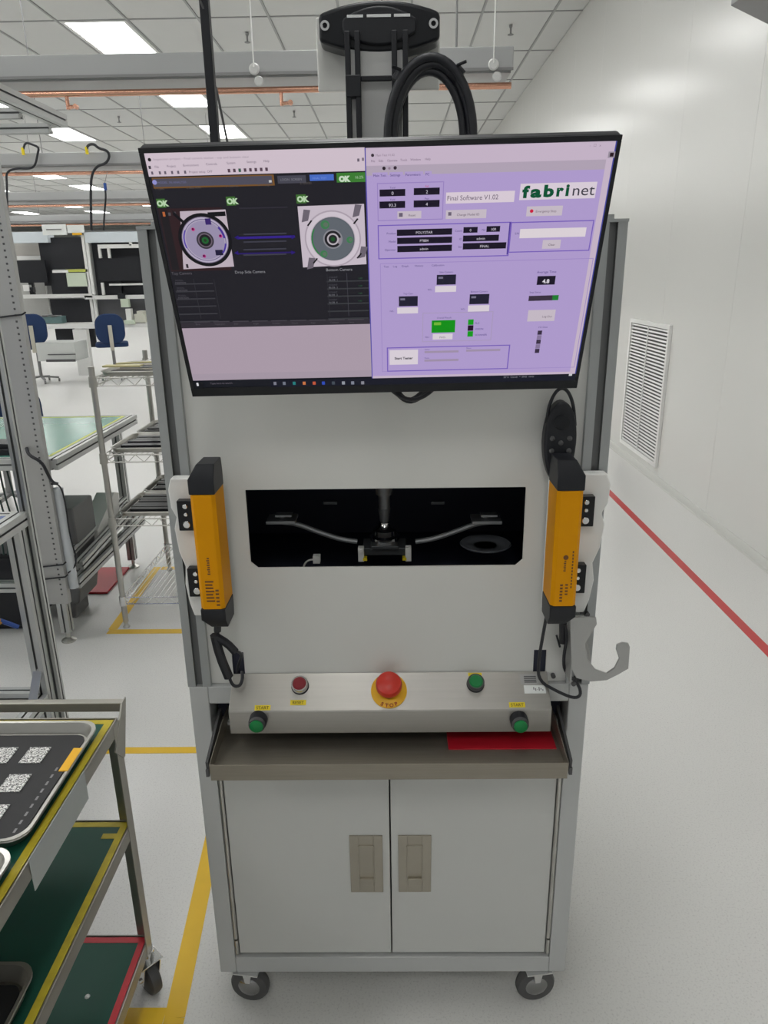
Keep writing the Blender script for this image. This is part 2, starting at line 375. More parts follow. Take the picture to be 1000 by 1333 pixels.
# doors
for s in (-1, 1):
    xa, xb = (-.352, -.0015) if s < 0 else (.0015, .352)
    d = MB().box(xa, xb, .006, .026, .157, .748).build('door', PAINT2, M, bevel=0.002)
    ROOT[d] = ROOT[M]
    c = s*.053
    h = MB()                                     # recessed pull: rim plate and sunken cup
    hx, z0, z1 = .036, .338, .492
    ix, iz0, iz1 = .016, .362, .466
    for a in ((c-hx, c-ix, z0, z1), (c+ix, c+hx, z0, z1), (c-ix, c+ix, z0, iz0), (c-ix, c+ix, iz1, z1)): h.box(a[0], a[1], .0025, .0065, a[2], a[3])
    h.box(c-ix, c+ix, .0045, .0060, iz0, iz1)
    for a in ((c-ix-.002, c-ix+.001, iz0, iz1), (c+ix-.001, c+ix+.002, iz0, iz1), (c-ix, c+ix, iz1-.001, iz1+.002)): h.box(a[0], a[1], .0005, .006, a[2], a[3])
    h.box(c-ix+.001, c+ix-.001, -.0015, .0045, iz0-.001, iz0+.016)
    h.build('door_handle', mat('satin_nickel', (0.40, 0.37, 0.31), 0.36, 0.8, noise=0.05, nscale=30), d, bevel=0.0008, label='satin stainless recessed pull handle')
    m = MB(); x = s*.357
    for (a, b2) in ((.16, .20), (.205, .70), (.705, .745)): m.cyl((x, .004, a), (x, .004, b2), .0045, n=10)
    m.build('hinge', STEELY, d)
# castors
cast = None
for (x, y_) in ((-.338, .022), (.338, .022), (-.345, D-.06), (.345, D-.06)):
    if cast is None:
        c = thing('castor', (x, y_, 0), 'x', 'x'); del c['label']; del c['category']; c.parent = M; c.location = Vector((x, y_, 0))-ROOT[M]
        MB().lathe((x-.013, y_+.0, .0465), [(.0, 0), (.034, 0), (.043, .002), (.0465, .008), (.0465, .018), (.043, .024), (.034, .026), (0, .026)], axis=(1, 0, 0), n=32).build('wheel', mat('grey_tyre', (0.085, 0.085, 0.085), 0.55, noise=0.05), c)
        MB().lathe((x-.017, y_, .0465), [(.004, -.004), (.012, -.002), (.022, .001), (.029, .006), (.029, .028), (.022, .033), (.012, .036), (.004, .038)], axis=(1, 0, 0), n=28).build('hub', mat('dark_chrome', (0.30, 0.30, 0.30), 0.12, 1.0, noise=0.02), c)
        m = MB()
        for s in (-1, 1): m.prism([(y_-.006, .066), (y_+.006, .066), (y_+.012, .098), (y_-.012, .098)], 'x', x+s*.0195-.001, x+s*.0195+.001)
        m.box(x-.021, x+.021, y_-.022, y_+.022, .096, .100); m.box(x-.03, x+.03, y_-.03, y_+.03, .101, .1055)
        m.build('fork', CHROME, c, bevel=0.001)
        c.rotation_euler = (0, 0, 0); cast = c
    else:
        c = copytree(cast, M); c.location = Vector((x, y_, 0))-ROOT[M]
    c.rotation_euler = (0, 0, math.radians(82 if x < 0 else 98))
# upper frame posts
for s in (-1, 1):
    MB().extr((s*.3785, .024, .865), (s*.3785, .024, 1.722), .046, .046, g=.014, dp=.010).build('post', [MPOST, ALUD], M)
    MB().extr((s*.3785, D-.024, .865), (s*.3785, D-.024, 1.722), .046, .046, g=.014, dp=.010).build('post', [MPOST, ALUD], M)
    m = MB().box(s*.3785-.024, s*.3785+.024, 0, .048, 1.722, 1.727).cyl((s*.3785, .024, 1.727), (s*.3785, .024, 1.735), .006)
    m.build('post_cap', MPOST, M)
m = MB()
for s in (-1, 1): m.box(min(s*.392, s*.386), max(s*.392, s*.386), .047, D-.047, .866, 1.70)
m.box(-.356, .356, D-.02, D-.014, .866, 1.70); m.box(-.356, .356, .01, D-.02, 1.694, 1.700)
m.build('side_and_top_panel', PAINT, M)
# front plate with the window and the two lower notches
m = MB()
P0, P1 = .012, .016
xw, zb, zt = .2585, 1.1165, 1.272
m.box(-.3555, .3555, P0, P1, zt, 1.70); m.box(-.3555, -xw, P0, P1, zb, zt); m.box(xw, .3555, P0, P1, zb, zt)
m.box(-.3555, .3555, P0, P1, .936, zb); m.box(-.287, .290, P0, P1, .872, .936)
m.box(-.3555, -.311, P0, P1, .866, .936); m.box(.315, .3555, P0, P1, .866, .936)
for s in (-1, 1): m.prism([(s*xw, zb), (s*(xw-.013), zb), (s*xw, zb+.012)], 'y', P0, P1)
m.build('front_panel', PAINT, M, smooth=False)
for (a, b2) in ((-.312, -.286), (.289, .316)): MB().box(a, b2, .018, .022, .868, .938).build('notch_shade', CAVITY, M)  # dark sheets behind the open notches, standing in for the shade inside
# dark chamber behind the window
m = MB(); xa, xb, ya, yb, za, zc = -.34, .34, .018, .42, 1.04, 1.36
m.box(xa, xb, yb, yb+.004, za, zc); m.box(xa, xb, ya, yb, za-.004, za); m.box(xa, xb, ya, yb, zc, zc+.004)
m.box(xa-.004, xa, ya, yb, za, zc); m.box(xb, xb+.004, ya, yb, za, zc)
m.build('chamber', CAVITY, M)
GR = mat('machined_grey', (0.30, 0.31, 0.32), 0.4, 0.5, noise=0.1)
GRD = mat('machined_dark', (0.07, 0.075, 0.08), 0.45, 0.4, noise=0.1)
def q(px, py, Y=.14): return Q(px, py, 'y', Y)
a = q(500, 640); b2 = q(500, 712)
z0_ = q(505, 709).z
sp = MB().cyl((a.x, .14, 1.36), (a.x, .14, a.z-.005), .017, n=20).cyl((a.x, .14, a.z-.005), (a.x, .14, a.z-.035), .012, n=16).cyl((a.x, .14, a.z-.035), (a.x, .14, z0_+.050), .013, .009, n=16)
sp.build('spindle', mat('spindle_grey', (0.14, 0.145, 0.15), 0.4, 0.5, noise=0.1), M)
m = MB()
z0 = q(505, 709).z
m.box(a.x-.045, a.x+.045, .11, .17, z0-.012, z0+.004); m.box(a.x-.028, a.x+.028, .10, .18, z0+.004, z0+.012)
m.build('fixture_block', GRD, M, bevel=0.002)
MB().lathe((a.x, .14, z0+.012), [(.030, 0), (.030, .008), (.024, .012), (.024, .022), (.016, .028), (.012, .038), (.004, .042)]).build('fixture_hub', CHROME, M)
for s in (-1, 1):
    MB().box(a.x+s*.048-.006, a.x+s*.048+.006, .10, .115, z0-.022, z0+.008).cyl((a.x+s*.048, .097, z0+.002), (a.x+s*.048, .10, z0+.002), .005).build('connector', WHITE, M, bevel=.001)
    MB().box(a.x+s*.040-.004, a.x+s*.040+.004, .098, .11, z0-.019, z0-.013).build('clip', YLAB, M)
    MB().box(a.x+s*.033-.007, a.x+s*.033+.007, .085, .10, z0-.042, z0-.034).build('foot', PAPER, M)
    pts = [q(503+s*38, 705), q(503+s*60, 702), q(503+s*90, 692), q(503+s*115, 682), q(503+s*140, 679)]
    MB().tube(pts, .0055, smooth=2).build('curved_arm', GR, M)
    p = q(500+s*133, 677)
    MB().box(p.x-.030, p.x+.030, .12, .17, p.z-.003, p.z+.004).box(p.x-.012, p.x+.022, .13, .15, p.z+.009, p.z+.014).cyl((p.x, .145, p.z), (p.x, .145, p.z+.012), .006).build('sensor_plate', GR, M, bevel=.001)
    p = q(500+s*70, 655, .2); MB().box(p.x-.014, p.x+.014, .2, .21, p.z-.003, p.z+.003).build('cross_bracket', GRD, M)
p = q(632, 707, .12)
MB().lathe((p.x, .12, p.z-.004), [(.048, 0), (.052, .003), (.050, .005), (.030, .003), (.024, .0)], n=36).build('round_cover', mat('cover_grey', (0.13, 0.14, 0.155), 0.3, 0.3, noise=0.05), M)
p = q(412, 727, .08)
MB().box(p.x-.006, p.x+.008, .07, .085, p.z-.007, p.z+.008).tube([(p.x-.006, .08, p.z-.002), (p.x-.018, .08, p.z-.004), (p.x-.026, .08, p.z-.014), (p.x-.028, .08, p.z-.03), (p.x-.03, .09, 1.041)], .0018, smooth=2).build('plug', WHITE, M)
# control box
YF = -.050
cpn = MB().prism([(.010, .889), (YF, .842), (YF-.001, .839), (YF-.001, .791), (-.002, .791), (-.002, .868), (.010, .868)], 'x', -.311, .317).build('control_panel', STEELC, M, bevel=.0008, smooth=False)
ROOT[cpn] = ROOT[M]
SL = Vector((0, .060, .047)).normalized(); NN = Vector((0, -SL.z, SL.y)); EX = Vector((1, 0, 0))
def on_top(x, t, h=0.0):                         # t: 0 at the back edge, 1 at the front edge of the sloping face
    return Vector((x, .010-.060*t, .889-.047*t))+NN*h
def lam_button(x, t, cap, lab):
    m = MB(); m.mt(0).lathe(on_top(x, t, -.002), [(.0175, 0), (.0175, .006), (.0160, .008)], axis=NN, n=28)
    m.mt(1).lathe(on_top(x, t, .005), [(.0165, 0), (.0165, .010), (.0150, .012)], axis=NN, n=28)
    m.mt(2).lathe(on_top(x, t, .016), [(.0135, -.004), (.0135, .001), (.011, .004)], axis=NN, n=28)
    return m.build('push_button', [BLACK, CHROME if cap is DRED else DGREY, cap], cpn, label=lab)
lam_button(-.174, .36, DRED, 'dark red push button in a chrome collar')
lam_button(.173, .34, GREEN, 'green push button on the sloping face')
for px, lab in ((337, 'green front push button at the left end'), (675, 'green front push button at the right end')):
    m = MB(); p_ = Q(px, 935, 'y', YF); x, z = p_.x, p_.z
    m.mt(0).lathe((x, YF, z), [(.0175, 0), (.0175, .016), (.0160, .019)], axis=(0, -1, 0), n=28)
    m.mt(1).lathe((x, YF-.018, z), [(.0160, -.004), (.0160, .006), (.0145, .008)], axis=(0, -1, 0), n=28)
    m.mt(2).lathe((x, YF-.026, z), [(.0130, -.004), (.0130, .003), (.010, .005)], axis=(0, -1, 0), n=28)
    m.build('push_button', [BLACK, DGREY, GREEN], cpn, label=lab)
ex_, et_ = .002, .50
m = MB()
m.mt(1).lathe(on_top(ex_, et_, -.001), [(.0355, 0), (.0355, .0035), (.0345, .004)], axis=NN, n=44)
m.mt(2).cyl(on_top(ex_, et_, .003), on_top(ex_, et_, .014), .017, n=28)
m.mt(0).lathe(on_top(ex_, et_-.06, .010), [(.0165, 0), (.0235, .002), (.0255, .007), (.0255, .016), (.0230, .022), (.015, .026), (.004, .027)], axis=NN, n=36)
m.build('emergency_stop_button', [RED, YSTOP, BLACK], cpn, label='red mushroom emergency stop on a yellow disc')
INK = mat('black_ink', (0.03, 0.02, 0.01), 0.6, noise=0.02); INKR = mat('red_ink', (0.35, 0.05, 0.01), 0.6, noise=0.02)
def sticker(mb, x0, x1, t0, t1, h): return mb.add([on_top(x0, t1, h), on_top(x1, t1, h), on_top(x1, t0, h), on_top(x0, t0, h)], [(0, 1, 2, 3)])
lb = MB()
for (x, t, w) in ((-.176, .80, 'RESET'), (-.245, .93, 'START'), (.251, .90, 'START')):
    lb.mt(0); sticker(lb, x-.0155, x+.0155, t-.075, t+.062, .0006)
    lb.mt(1); put_text(lb, w, on_top(x, t+.035, .0010), EX, SL, .0085)
lb.mt(0); sticker(lb, .160, .187, .03, .12, .0006)
for k, ch in enumerate('STOP'):                 # printed around the yellow disc
    a_ = math.radians(-116+k*17.5); rad = EX*math.cos(a_)+SL*math.sin(a_); tan = EX*(-math.sin(a_))+SL*math.cos(a_)
    lb.mt(2); put_text(lb, ch, on_top(ex_, et_, .0036)+rad*.0340, tan, -rad, .0100, bold=.0004)
lb.build('legend_label', [YLAB, INK, INKR], cpn, smooth=False, label='yellow printed button labels')
m = MB(); m.mt(0); sticker(m, .262, .304, .08, .36, .0006); m.mt(1)
for k in range(4): sticker(m, .270, .294, .13+.05*k, .16+.05*k, .0009)
m.build('plate_sticker', [mat('silver_sticker', (0.45, 0.45, 0.44), 0.4, 0.4, noise=0.02), DGREY], cpn, smooth=False)
m = MB(); m.mt(0); sticker(m, .268, .310, .38, .60, .0007); m.mt(1)
for k in range(6): sticker(m, .286+.0035*k, .288+.0035*k, .43+.03*(k % 3), .50+.03*(k % 2), .0010)
m.build('paper_sticker', [PAPER, MGREY], cpn, smooth=False)
# pull-out tray
m = MB(); TB, TF = .05, -.122
m.box(-.336, .336, TF, TB, .752, .755)
m.box(-.337, .337, TF-.002, TF, .738, .773)
for s in (-1, 1): m.prism([(TB, .752), (TB, .790), (.0, .790), (TF, .773), (TF, .752)], 'x', s*.3375-.001, s*.3375+.001)
m.build('tray', STEELT, M, bevel=0.0008)
for s in (-1, 1): MB().bar((s*.343, TF+.004, .765), (s*.349, .03, .787), .005, .022).box(s*.343-.003, s*.343+.003, TF, TF+.006, .745, .760).build('tray_slide', DGREY, M)
MB().box(.118, .330, -.058, .045, .7552, .7575).build('red_mat', REDT, label='small red mat lying on the stainless pull-out tray', cat='mat', bevel=.0005)
# light curtains
def curtain(s):
    x0, x1 = (-.331, -.288) if s < 0 else (.291, .336)
    r = thing('light_curtain', ((x0+x1)/2, -.06, 1.03), 'x', 'x'); del r['label']; del r['category']
    r.parent = M; r.location = ROOT[r]-ROOT[M]; r['label'] = 'yellow light curtain bar on the %s side' % ('left' if s < 0 else 'right')
    ch = .006; yA, yB = -.098, -.030
    prof = [(x0+ch, yA), (x1-ch, yA), (x1, yA+ch), (x1, yB), (x0, yB), (x0, yA+ch)]
    MB().prism(prof, 'z', 1.083, 1.296).build('housing', YEL, r, bevel=.001)
    e = .0008
    for (za, zb_, zc_, top) in ((1.296, 1.322, 1.346, 1), (1.083, 1.062, 1.040, 0)):
        A = [(x0-e, yB+e), (x0-e, yA-e), (x1+e, yA-e), (x1+e, yB+e)]; n0 = .012
        Bp = [(x0+n0*(s < 0), yB), (x0+n0*(s < 0), yA+.016), (x1-n0*(s > 0), yA+.016), (x1-n0*(s > 0), yB)]
        vs = [(p[0], p[1], za) for p in A]+[(p[0], p[1], zb_) for p in A]+[(p[0], p[1], zc_) for p in Bp]
        MB().add(vs, [(0, 1, 2, 3), (8, 9, 10, 11)]+[(i+4*k, (i+1) % 4+4*k, (i+1) % 4+4*k+4, i+4*k+4) for k in (0, 1) for i in range(4)]).build('end_cap', BLACK, r, bevel=.002)
    m = MB(); m.mt(0)                            # printed marks
    up = Vector((0, 0, 1)); rt = Vector((1, 0, 0))
    xc = (x0+x1)/2; yf = yA-.0004
    if s < 0:
        for k in range(8): m.box(xc-.003+.001*(k % 2), xc+.002, yf, yf+.0003, 1.150+k*.0042, 1.1525+k*.0042)
        for k in range(7): m.box(xc-.009, xc+.006-.0012*(k % 3), yf, yf+.0003, 1.098+k*.0062, 1.101+k*.0062)
        for k in range(5): m.box(xc+.008, xc+.014, yf, yf+.0003, 1.090+k*.007, 1.0935+k*.007)
    else:
        m.lathe((xc-.001, yf+.0003, 1.176), [(.0045, 0), (.0045, .0003)], axis=(0, -1, 0), n=16)
        for k in range(6): m.box(xc-.004+.0008*(k % 2), xc+.000, yf, yf+.0003, 1.150+k*.0035, 1.1522+k*.0035)
        for k in range(12): m.box(xc+.010, xc+.0125, yf, yf+.0003, 1.118+k*.006, 1.122+k*.006)
        for k in range(6): m.box(xc-.008, xc-.003, yf, yf+.0003, 1.092+k*.006, 1.0955+k*.006)
        for k in range(4): m.box(xc+.001, xc+.006, yf, yf+.0003, 1.105+k*.006, 1.108+k*.006)
    m.build('print', mat('dark_print', (0.16, 0.06, 0.01), 0.6, noise=0.02), r, smooth=False)
    # white mounting plate behind, with a scalloped outer edge
    o = s
    X = lambda v: o*(v if o > 0 or v < .34 else .34+(v-.34)*.80)
    poly = [(X(.295), 1.035), (X(.372), 1.035), (X(.380), 1.06), (X(.386), 1.10), (X(.381), 1.135), (X(.392), 1.165), (X(.397), 1.21), (X(.390), 1.232), (X(.400), 1.25), (X(.402), 1.285), (X(.394), 1.306), (X(.352), 1.306), (X(.345), 1.296), (X(.295), 1.296)]
    MB().prism(poly, 'y', -.026, -.002).build('mounting_plate', WHITE, r, bevel=.003)
    for z in (1.235, 1.105):
        xm = o*(.356 if z > 1.2 else .350)
        m = MB(); m.mt(0).box(xm-.015, xm+.015, -.044, -.027, z-.022, z+.034)
        m.mt(1)
        for k, rr in ((-.010, .0065), (.009, .0035), (.024, .0045)): m.cyl((xm, -.0445, z+k), (xm, -.047, z+k), rr, n=14)
        m.build('bracket', [BLACKG, CHROME], r, bevel=.002)
    return r
curtain(-1); curtain(1)
# side hook at the right
hk = MB()
pts = []
p = lambda px, py: Q(px, py, 'y', -.06)
out = [(742, 803), (776, 803), (777, 812), (762, 838), (765, 858), (775, 871), (790, 876), (800, 869), (806, 857), (802, 845), (803, 839), (810, 836), (818, 837), (820, 842), (818, 870), (806, 877), (790, 885), (768, 887), (750, 882), (744, 870)]
P2 = [p(*t_) for t_ in out]
hk.prism([(v.x, v.z) for v in P2], 'y', -.062, -.057)
a = [(.345, 1.020), (.378, 1.020), (.402, .905), (.352, .915)]
hk.prism(a, 'y', -.006, -.001)
hk.box(.345, .349, -.060, -.002, .905, 1.000)
hk.build('side_hook', HOOKM, M, bevel=.0012, label='grey sheet steel J hook')
for (a_, b_, c_, d_) in ((.352, -.062, .905, .0035), (.384, -.001, 1.022, .008), (.330, .012, .880, .008), (.372, 0, .880, .008)): MB().cyl((a_, b_, c_), (a_, b_-d_, c_), .0045).build('bolt', DGREY, M)
MB().tube([(.296, -.05, 1.04), (.293, -.045, 1.0), (.290, -.03, .93), (.296, -.02, .885), (.33, -.03, .868), (.362, -.035, .855), (.378, -.03, .858), (.374, -.02, .878), (.345, -.02, .905), (.338, -.03, .94), (.342, -.03, .985), (.334, -.04, 1.02)], .0032, smooth=2).build('cable', BLACKR, M)
MB().tube([(.331, -.03, 1.03), (.334, -.028, 1.0), (.337, -.02, .97)], .007, smooth=1).tube([(.322, -.03, .99), (.330, -.03, .965)], .002).build('connector', BLACKR, M)
# left cable with thick plug
MB().tube([(-.315, -.05, 1.04), (-.318, -.05, 1.015)], .007).tube([(-.322, -.055, 1.01), (-.318, -.05, .965), (-.306, -.045, .915)], .0095, smooth=1).tube([(-.318, -.055, 1.005), (-.300, -.055, .992), (-.288, -.05, .972)], .008, smooth=1).build('connector', BLACKR, M)
MB().tube([(-.306, -.045, .918), (-.300, -.045, .895), (-.288, -.04, .890), (-.282, -.035, .902), (-.285, -.02, .912)], .0032, smooth=2).tube([(-.288, -.05, .975), (-.282, -.02, .950), (-.292, .006, .925), (-.302, .010, .90), (-.304, .014, .88)], .003, smooth=2).build('cable', BLACKR, M)

# mast above the machine, carrying the dark bracket box
MAST = MB().box(-.050, .038, .10, .15, 1.70, 2.00).build('mast', mat('mast_grey', (0.60, 0.60, 0.59), 0.45, noise=0.03), M, bevel=.002)
MB().box(-.108, .102, .150, .156, 1.948, 2.06).build('mast_plate', PAINT, M, bevel=.006)
m = MB()
for x in (-.052, -.036, .024, .042):
    m.box(x-.0045, x+.0045, .080, .094, 1.70, 2.02)
m.box(-.0565, -.0315, .078, .096, 1.925, 1.957); m.box(.0195, .0465, .078, .096, 1.925, 1.957); m.box(-.0315, .0195, .085, .092, 1.949, 1.957)
m.box(-.0565, -.024, .094, .150, 1.70, 1.72); m.box(.0195, .0465, .094, .150, 1.70, 1.72)
m.build('mast_rail', BLACK, M, bevel=.0015)
# the box: lens-shaped outline
bx = thing('mast_box', (0.0, .12, 1.985), 'x', 'x'); del bx['label']; del bx['category']; bx.parent = M; bx.location = ROOT[bx]-ROOT[M]; bx['label'] = 'dark rounded wireless box at the mast top'
def lens(w, h0, h1, c=(0.0, 2.030), n=12):       # flat ends, bowed top and bottom
    pts = []
    for k in range(n+1):
        t = -1+2*k/n; pts.append((c[0]+w*t, c[1]-h0-(h1-h0)*(1-t*t)))
    for k in range(n+1):
        t = 1-2*k/n; pts.append((c[0]+w*t, c[1]+h0+(h1-h0)*(1-t*t)))
    return pts
MB().prism(lens(.099, .020, .038), 'y', .098, .148).build('shell', BLACKG, bx, bevel=.007, seg=3)
MB().prism(lens(.060, .010, .028), 'y', .092, .100).build('front_cover', BLACK, bx, bevel=.004, seg=3)
m = MB().box(-.052, -.026, .0908, .0922, 2.041, 2.045).box(-.020, .019, .0908, .0922, 2.041, 2.045).box(.024, .050, .0908, .0922, 2.041, 2.045)
m.build('bright_slot', mat('silver_print', (0.75, 0.76, 0.76), 0.4, noise=0.02), bx)
for x in (-.0885, .088):
    MB().lathe((x, .101, 2.032), [(.0075, 0), (.0075, .006), (.004, .006), (.004, .003), (.0005, .003)], axis=(0, -1, 0), n=20).build('eyelet', CHROME, bx)
# coiled cable hanging on the mast
cc = thing('cable_coil', (.07, .08, 1.80), 'thick black cable coiled in a tall loop behind the top of the screen', 'cable')
for k, (dx, rr) in enumerate(((0, .0705), (.003, .0640), (-.002, .0575), (.002, .0680))):
    pts = []
    for i in range(44):
        t = 2*PI*i/44; pts.append((.082+dx+rr*math.cos(t), .058+.006*k, 1.858+(.117+(rr-.0705)*1.3)*math.sin(t)))
    MB().tube(pts, .0072, n=10, closed=True).build('cable_turn', BLACKR, cc)
for (x, z) in ((.034, 1.947), (.124, 1.952)):
    m = MB()
    d_ = Vector((.004 if x < .08 else -.006, 0, .006))
    m.cyl(Vector((x, .066, z))-d_, Vector((x, .066, z))+d_, .0135, n=12).tube([(x, .054, z+.01), (x+(-.014 if x < .08 else .014), .048, z+.014)], .0025)
    m.build('velcro_strap', BLACK, cc)

# ================================================================ MONITOR
BX = Vector((1, 0, .0095)).normalized(); BU = Vector((0, -.144, .342)).normalized(); BN = BX.cross(BU).normalized()
if BN.y > 0: BN = -BN
B0 = Vector((.0012, -.100, 1.4663))
def mon(u, v, w=0.0): return B0+BX*u+BU*v+BN*w
MO = thing('monitor', (0, -.10, 1.466), 'large wide computer screen tilted forward, showing a camera view and a lilac test program', 'monitor')
def mbox(mb, u0, u1, v0, v1, w0, w1):
    vs = [mon(u, v, w) for w in (w0, w1) for (u, v) in ((u0, v0), (u1, v0), (u1, v1), (u0, v1))]
    return mb.add(vs, [(0, 1, 2, 3), (4, 5, 6, 7), (0, 1, 5, 4), (1, 2, 6, 5), (2, 3, 7, 6), (3, 0, 4, 7)])
m = MB(); HW, HH = .3095, .371
mbox(m, -HW, HW, 0, HH, -.022, -.0015)
m.build('casing', BLACK, MO, bevel=.004)
m = MB()
bz = .0065
mbox(m, -HW, HW, HH-bz, HH, -.0015, .0015); mbox(m, -HW, -HW+bz, .016, HH-bz, -.0015, .0015); mbox(m, HW-bz, HW, .016, HH-bz, -.0015, .0015); mbox(m, -HW, HW, 0, .016, -.0015, .0015)
m.build('bezel', BLACKG, MO, bevel=.0008)
m = MB(); mbox(m, -.12, .12, .10, .26, -.045, -.022); mbox(m, -.05, .05, .13, .23, -.060, -.045); m.build('back_housing', BLACK, MO, bevel=.004)
m = MB().bar(mon(0, .18, -.058), (0, .090, 1.72), .05, .03); m.build('mounting_arm', BLACK, MO, bevel=.003)
# ---- the picture on the screen (flat, emissive)
def SP(px, py):
    d = FW + RT*((px-500)/FPX) - UP*((py-666.5)/FPX)
    t = (B0-CAM).dot(BN)/d.dot(BN); p_ = CAM+d*t-B0
    return p_.dot(BX), p_.dot(BU)
class SCR:
    def __init__(s): s.v = []; s.f = []; s.c = []; s.L = 0
    def poly(s, pts, col):
        n = len(s.v); w = .0001+s.L*.00006; s.L += .25
        s.v += [mon(u, v, w) for u, v in pts]; s.f.append(list(range(n, n+len(pts)))); s.c.append(col)
    def rect(s, x0, y0, x1, y1, col):
        u0, v1 = SP(x0, y0); u1, v0 = SP(x1, y1); s.poly([(u0, v0), (u1, v0), (u1, v1), (u0, v1)], col)
    def vline(s, x, y0, y1, col, w=.0008):
        u, v1 = SP(x, y0); v0 = SP(x, y1)[1]; s.poly([(u, v0), (u+w, v0), (u+w, v1), (u, v1)], col)
    def frame(s, x0, y0, x1, y1, col, w=.0012):
        u0, v1 = SP(x0, y0); u1, v0 = SP(x1, y1)
        for a in ((u0, u1, v0, v0+w), (u0, u1, v1-w, v1), (u0, u0+w, v0, v1), (u1-w, u1, v0, v1)): s.poly([(a[0], a[2]), (a[1], a[2]), (a[1], a[3]), (a[0], a[3])], col)
    def disc(s, px, py, r, col, n=32, sx=1.0):
        u, v = SP(px, py); s.poly([(u+r*sx*math.cos(2*PI*i/n), v+r*math.sin(2*PI*i/n)) for i in range(n)], col)
    def arc(s, px, py, r0, r1, a0, a1, col):
        u, v = SP(px, py); n = 10
        pts = [(u+r1*math.cos(math.radians(a0+(a1-a0)*i/n)), v+r1*math.sin(math.radians(a0+(a1-a0)*i/n))) for i in range(n+1)]
        pts += [(u+r0*math.cos(math.radians(a1-(a1-a0)*i/n)), v+r0*math.sin(math.radians(a1-(a1-a0)*i/n))) for i in range(n+1)]
        for i in range(n): s.poly([pts[i], pts[i+1], pts[2*n-i], pts[2*n+1-i]], col)
    def text(s, t, px, py, h, col, bold=0.0, align='LEFT', sx=1.0, shear=0.0, fit=None):   # h: cap height in metres
        u, v = SP(px, py); vs, fs = textmesh(t, h/.70, bold, 0, align)
        if fit: sx = (SP(fit, py)[0]-u)/max(a.x for a in vs)
        n = len(s.v); w = .0001+s.L*.00006; s.L += .25
        s.v += [mon(u+a.x*sx+a.y*shear, v+a.y, w) for a in vs]
        for f in fs: s.f.append([i+n for i in f]); s.c.append(col)
    def build(s, name, m, parent):
        off = ROOT[parent]; me = bpy.data.meshes.new(name); me.from_pydata([a-off for a in s.v], [], s.f); me.materials.append(m)
        at = me.color_attributes.new('Col', 'FLOAT_COLOR', 'CORNER'); k = 0
        for p_, c in zip(me.polygons, s.c):
            for li in p_.loop_indices: at.data[li].color = (*c, 1)
        o = bpy.data.objects.new(name, me); COL.objects.link(o); o.parent = parent; return o
def lin(r, g_, b_): return tuple(((c/255)/12.92 if c/255 <= .04045 else ((c/255+.055)/1.055)**2.4) for c in (r, g_, b_))
S = SCR()
U0, V1 = -HW+bz, HH-bz; SU = [(-HW+bz, .016), (HW-bz, .016), (HW-bz, HH-bz), (-HW+bz, HH-bz)]
S.poly(SU, lin(24, 26, 34)); S.L = 1
VL = SP(478, 350)[0]                             # seam between the two windows
def band(py0, py1, xl, xr, col):
    u0 = xl if xl is not None else -HW+bz; u1 = xr if xr is not None else HW-bz
    xm = 320 if (xl is None) else 640
    v1 = SP(xm, py0)[1]; v0 = SP(xm, py1)[1]
    if py0 < 210: v1 = min(v1, HH-bz)
    S.poly([(u0, v0), (u1, v0), (u1, v1), (u0, v1)], col)
PINK = lin(216, 200, 212); LIL = lin(182, 162, 214)
# left window
band(187, 225, None, VL, PINK); band(225, 417, None, VL, lin(34, 33, 40)); band(417, 424, None, VL, lin(52, 48, 56))
band(424, 485, None, VL, lin(178, 162, 176)); band(484, 492.5, None, VL, lin(172, 158, 172))
S.L += 1
for k, (t, x) in enumerate((('File', 198), ('Project', 214), ('Environment', 235), ('Controls', 265), ('System', 292), ('Settings', 318), ('Help', 340))): S.text(t, x, 216-.045*(x-198), .0028, lin(120, 110, 124))
S.text('Inspection project - Final camera station - top and bottom view', 196, 206, .0026, lin(165, 152, 165), sx=1.3)
for k, x in enumerate((193, 203, 210, 219, 227, 236)): S.rect(x, 220.5-.02*(x-193), x+3.5, 224.5-.02*(x-193), lin(105, 95, 110))
S.text('Project setup  OFF', 243, 223, .0028, lin(115, 105, 118))
for k in range(8): S.rect(293+7*k, 218-.2*k, 297+7*k, 222.5-.2*k, lin(60, 95, 80) if k == 2 else lin(90, 70, 84))
S.disc(191, 205, .0022, lin(30, 28, 32)); S.rect(189.5, 213, 193.5, 217, lin(70, 64, 74)); S.rect(462, 206, 465, 210, lin(110, 100, 115)); S.rect(468, 205, 471, 209, lin(130, 118, 134))
S.rect(194, 228.5, 355, 240, lin(120, 84, 44)); S.rect(195.5, 230, 352, 238, lin(82, 80, 94)); S.disc(198, 234.5, .003, lin(150, 150, 215)); S.text('MODEL  IN ANALYSIS', 202, 236.5, .0028, lin(110, 112, 150))
S.rect(347, 233, 351, 236, lin(200, 200, 200))
S.rect(358, 227.5, 396, 237, lin(72, 72, 84)); S.text('LOGIN  SCREEN', 362, 234, .0028, lin(130, 130, 140)); S.rect(400, 226.5, 432, 234, lin(74, 112, 204)); S.text('FINAL TEST', 404, 232.5, .0026, lin(120, 150, 225))
u0, v1 = SP(435, 224.5); v0 = SP(435, 237)[1]; S.poly([(u0, v0), (VL, v0), (VL, v1), (u0, v1)], lin(62, 128, 52))
S.text('OK', 439, 235.5, .0062, lin(205, 225, 200), bold=.0008); S.text('16.2%', 459, 232, .0034, lin(175, 210, 170))
for x, t in ((199, '1. Cam1'), (240, '2. Blob ANA'), (291, '3. Test Pos'), (333, '4.1.9  Edge'), (388, '5. GOOD')): S.text(t, x, 244.5-.03*(x-199), .0026, lin(96, 88, 84))
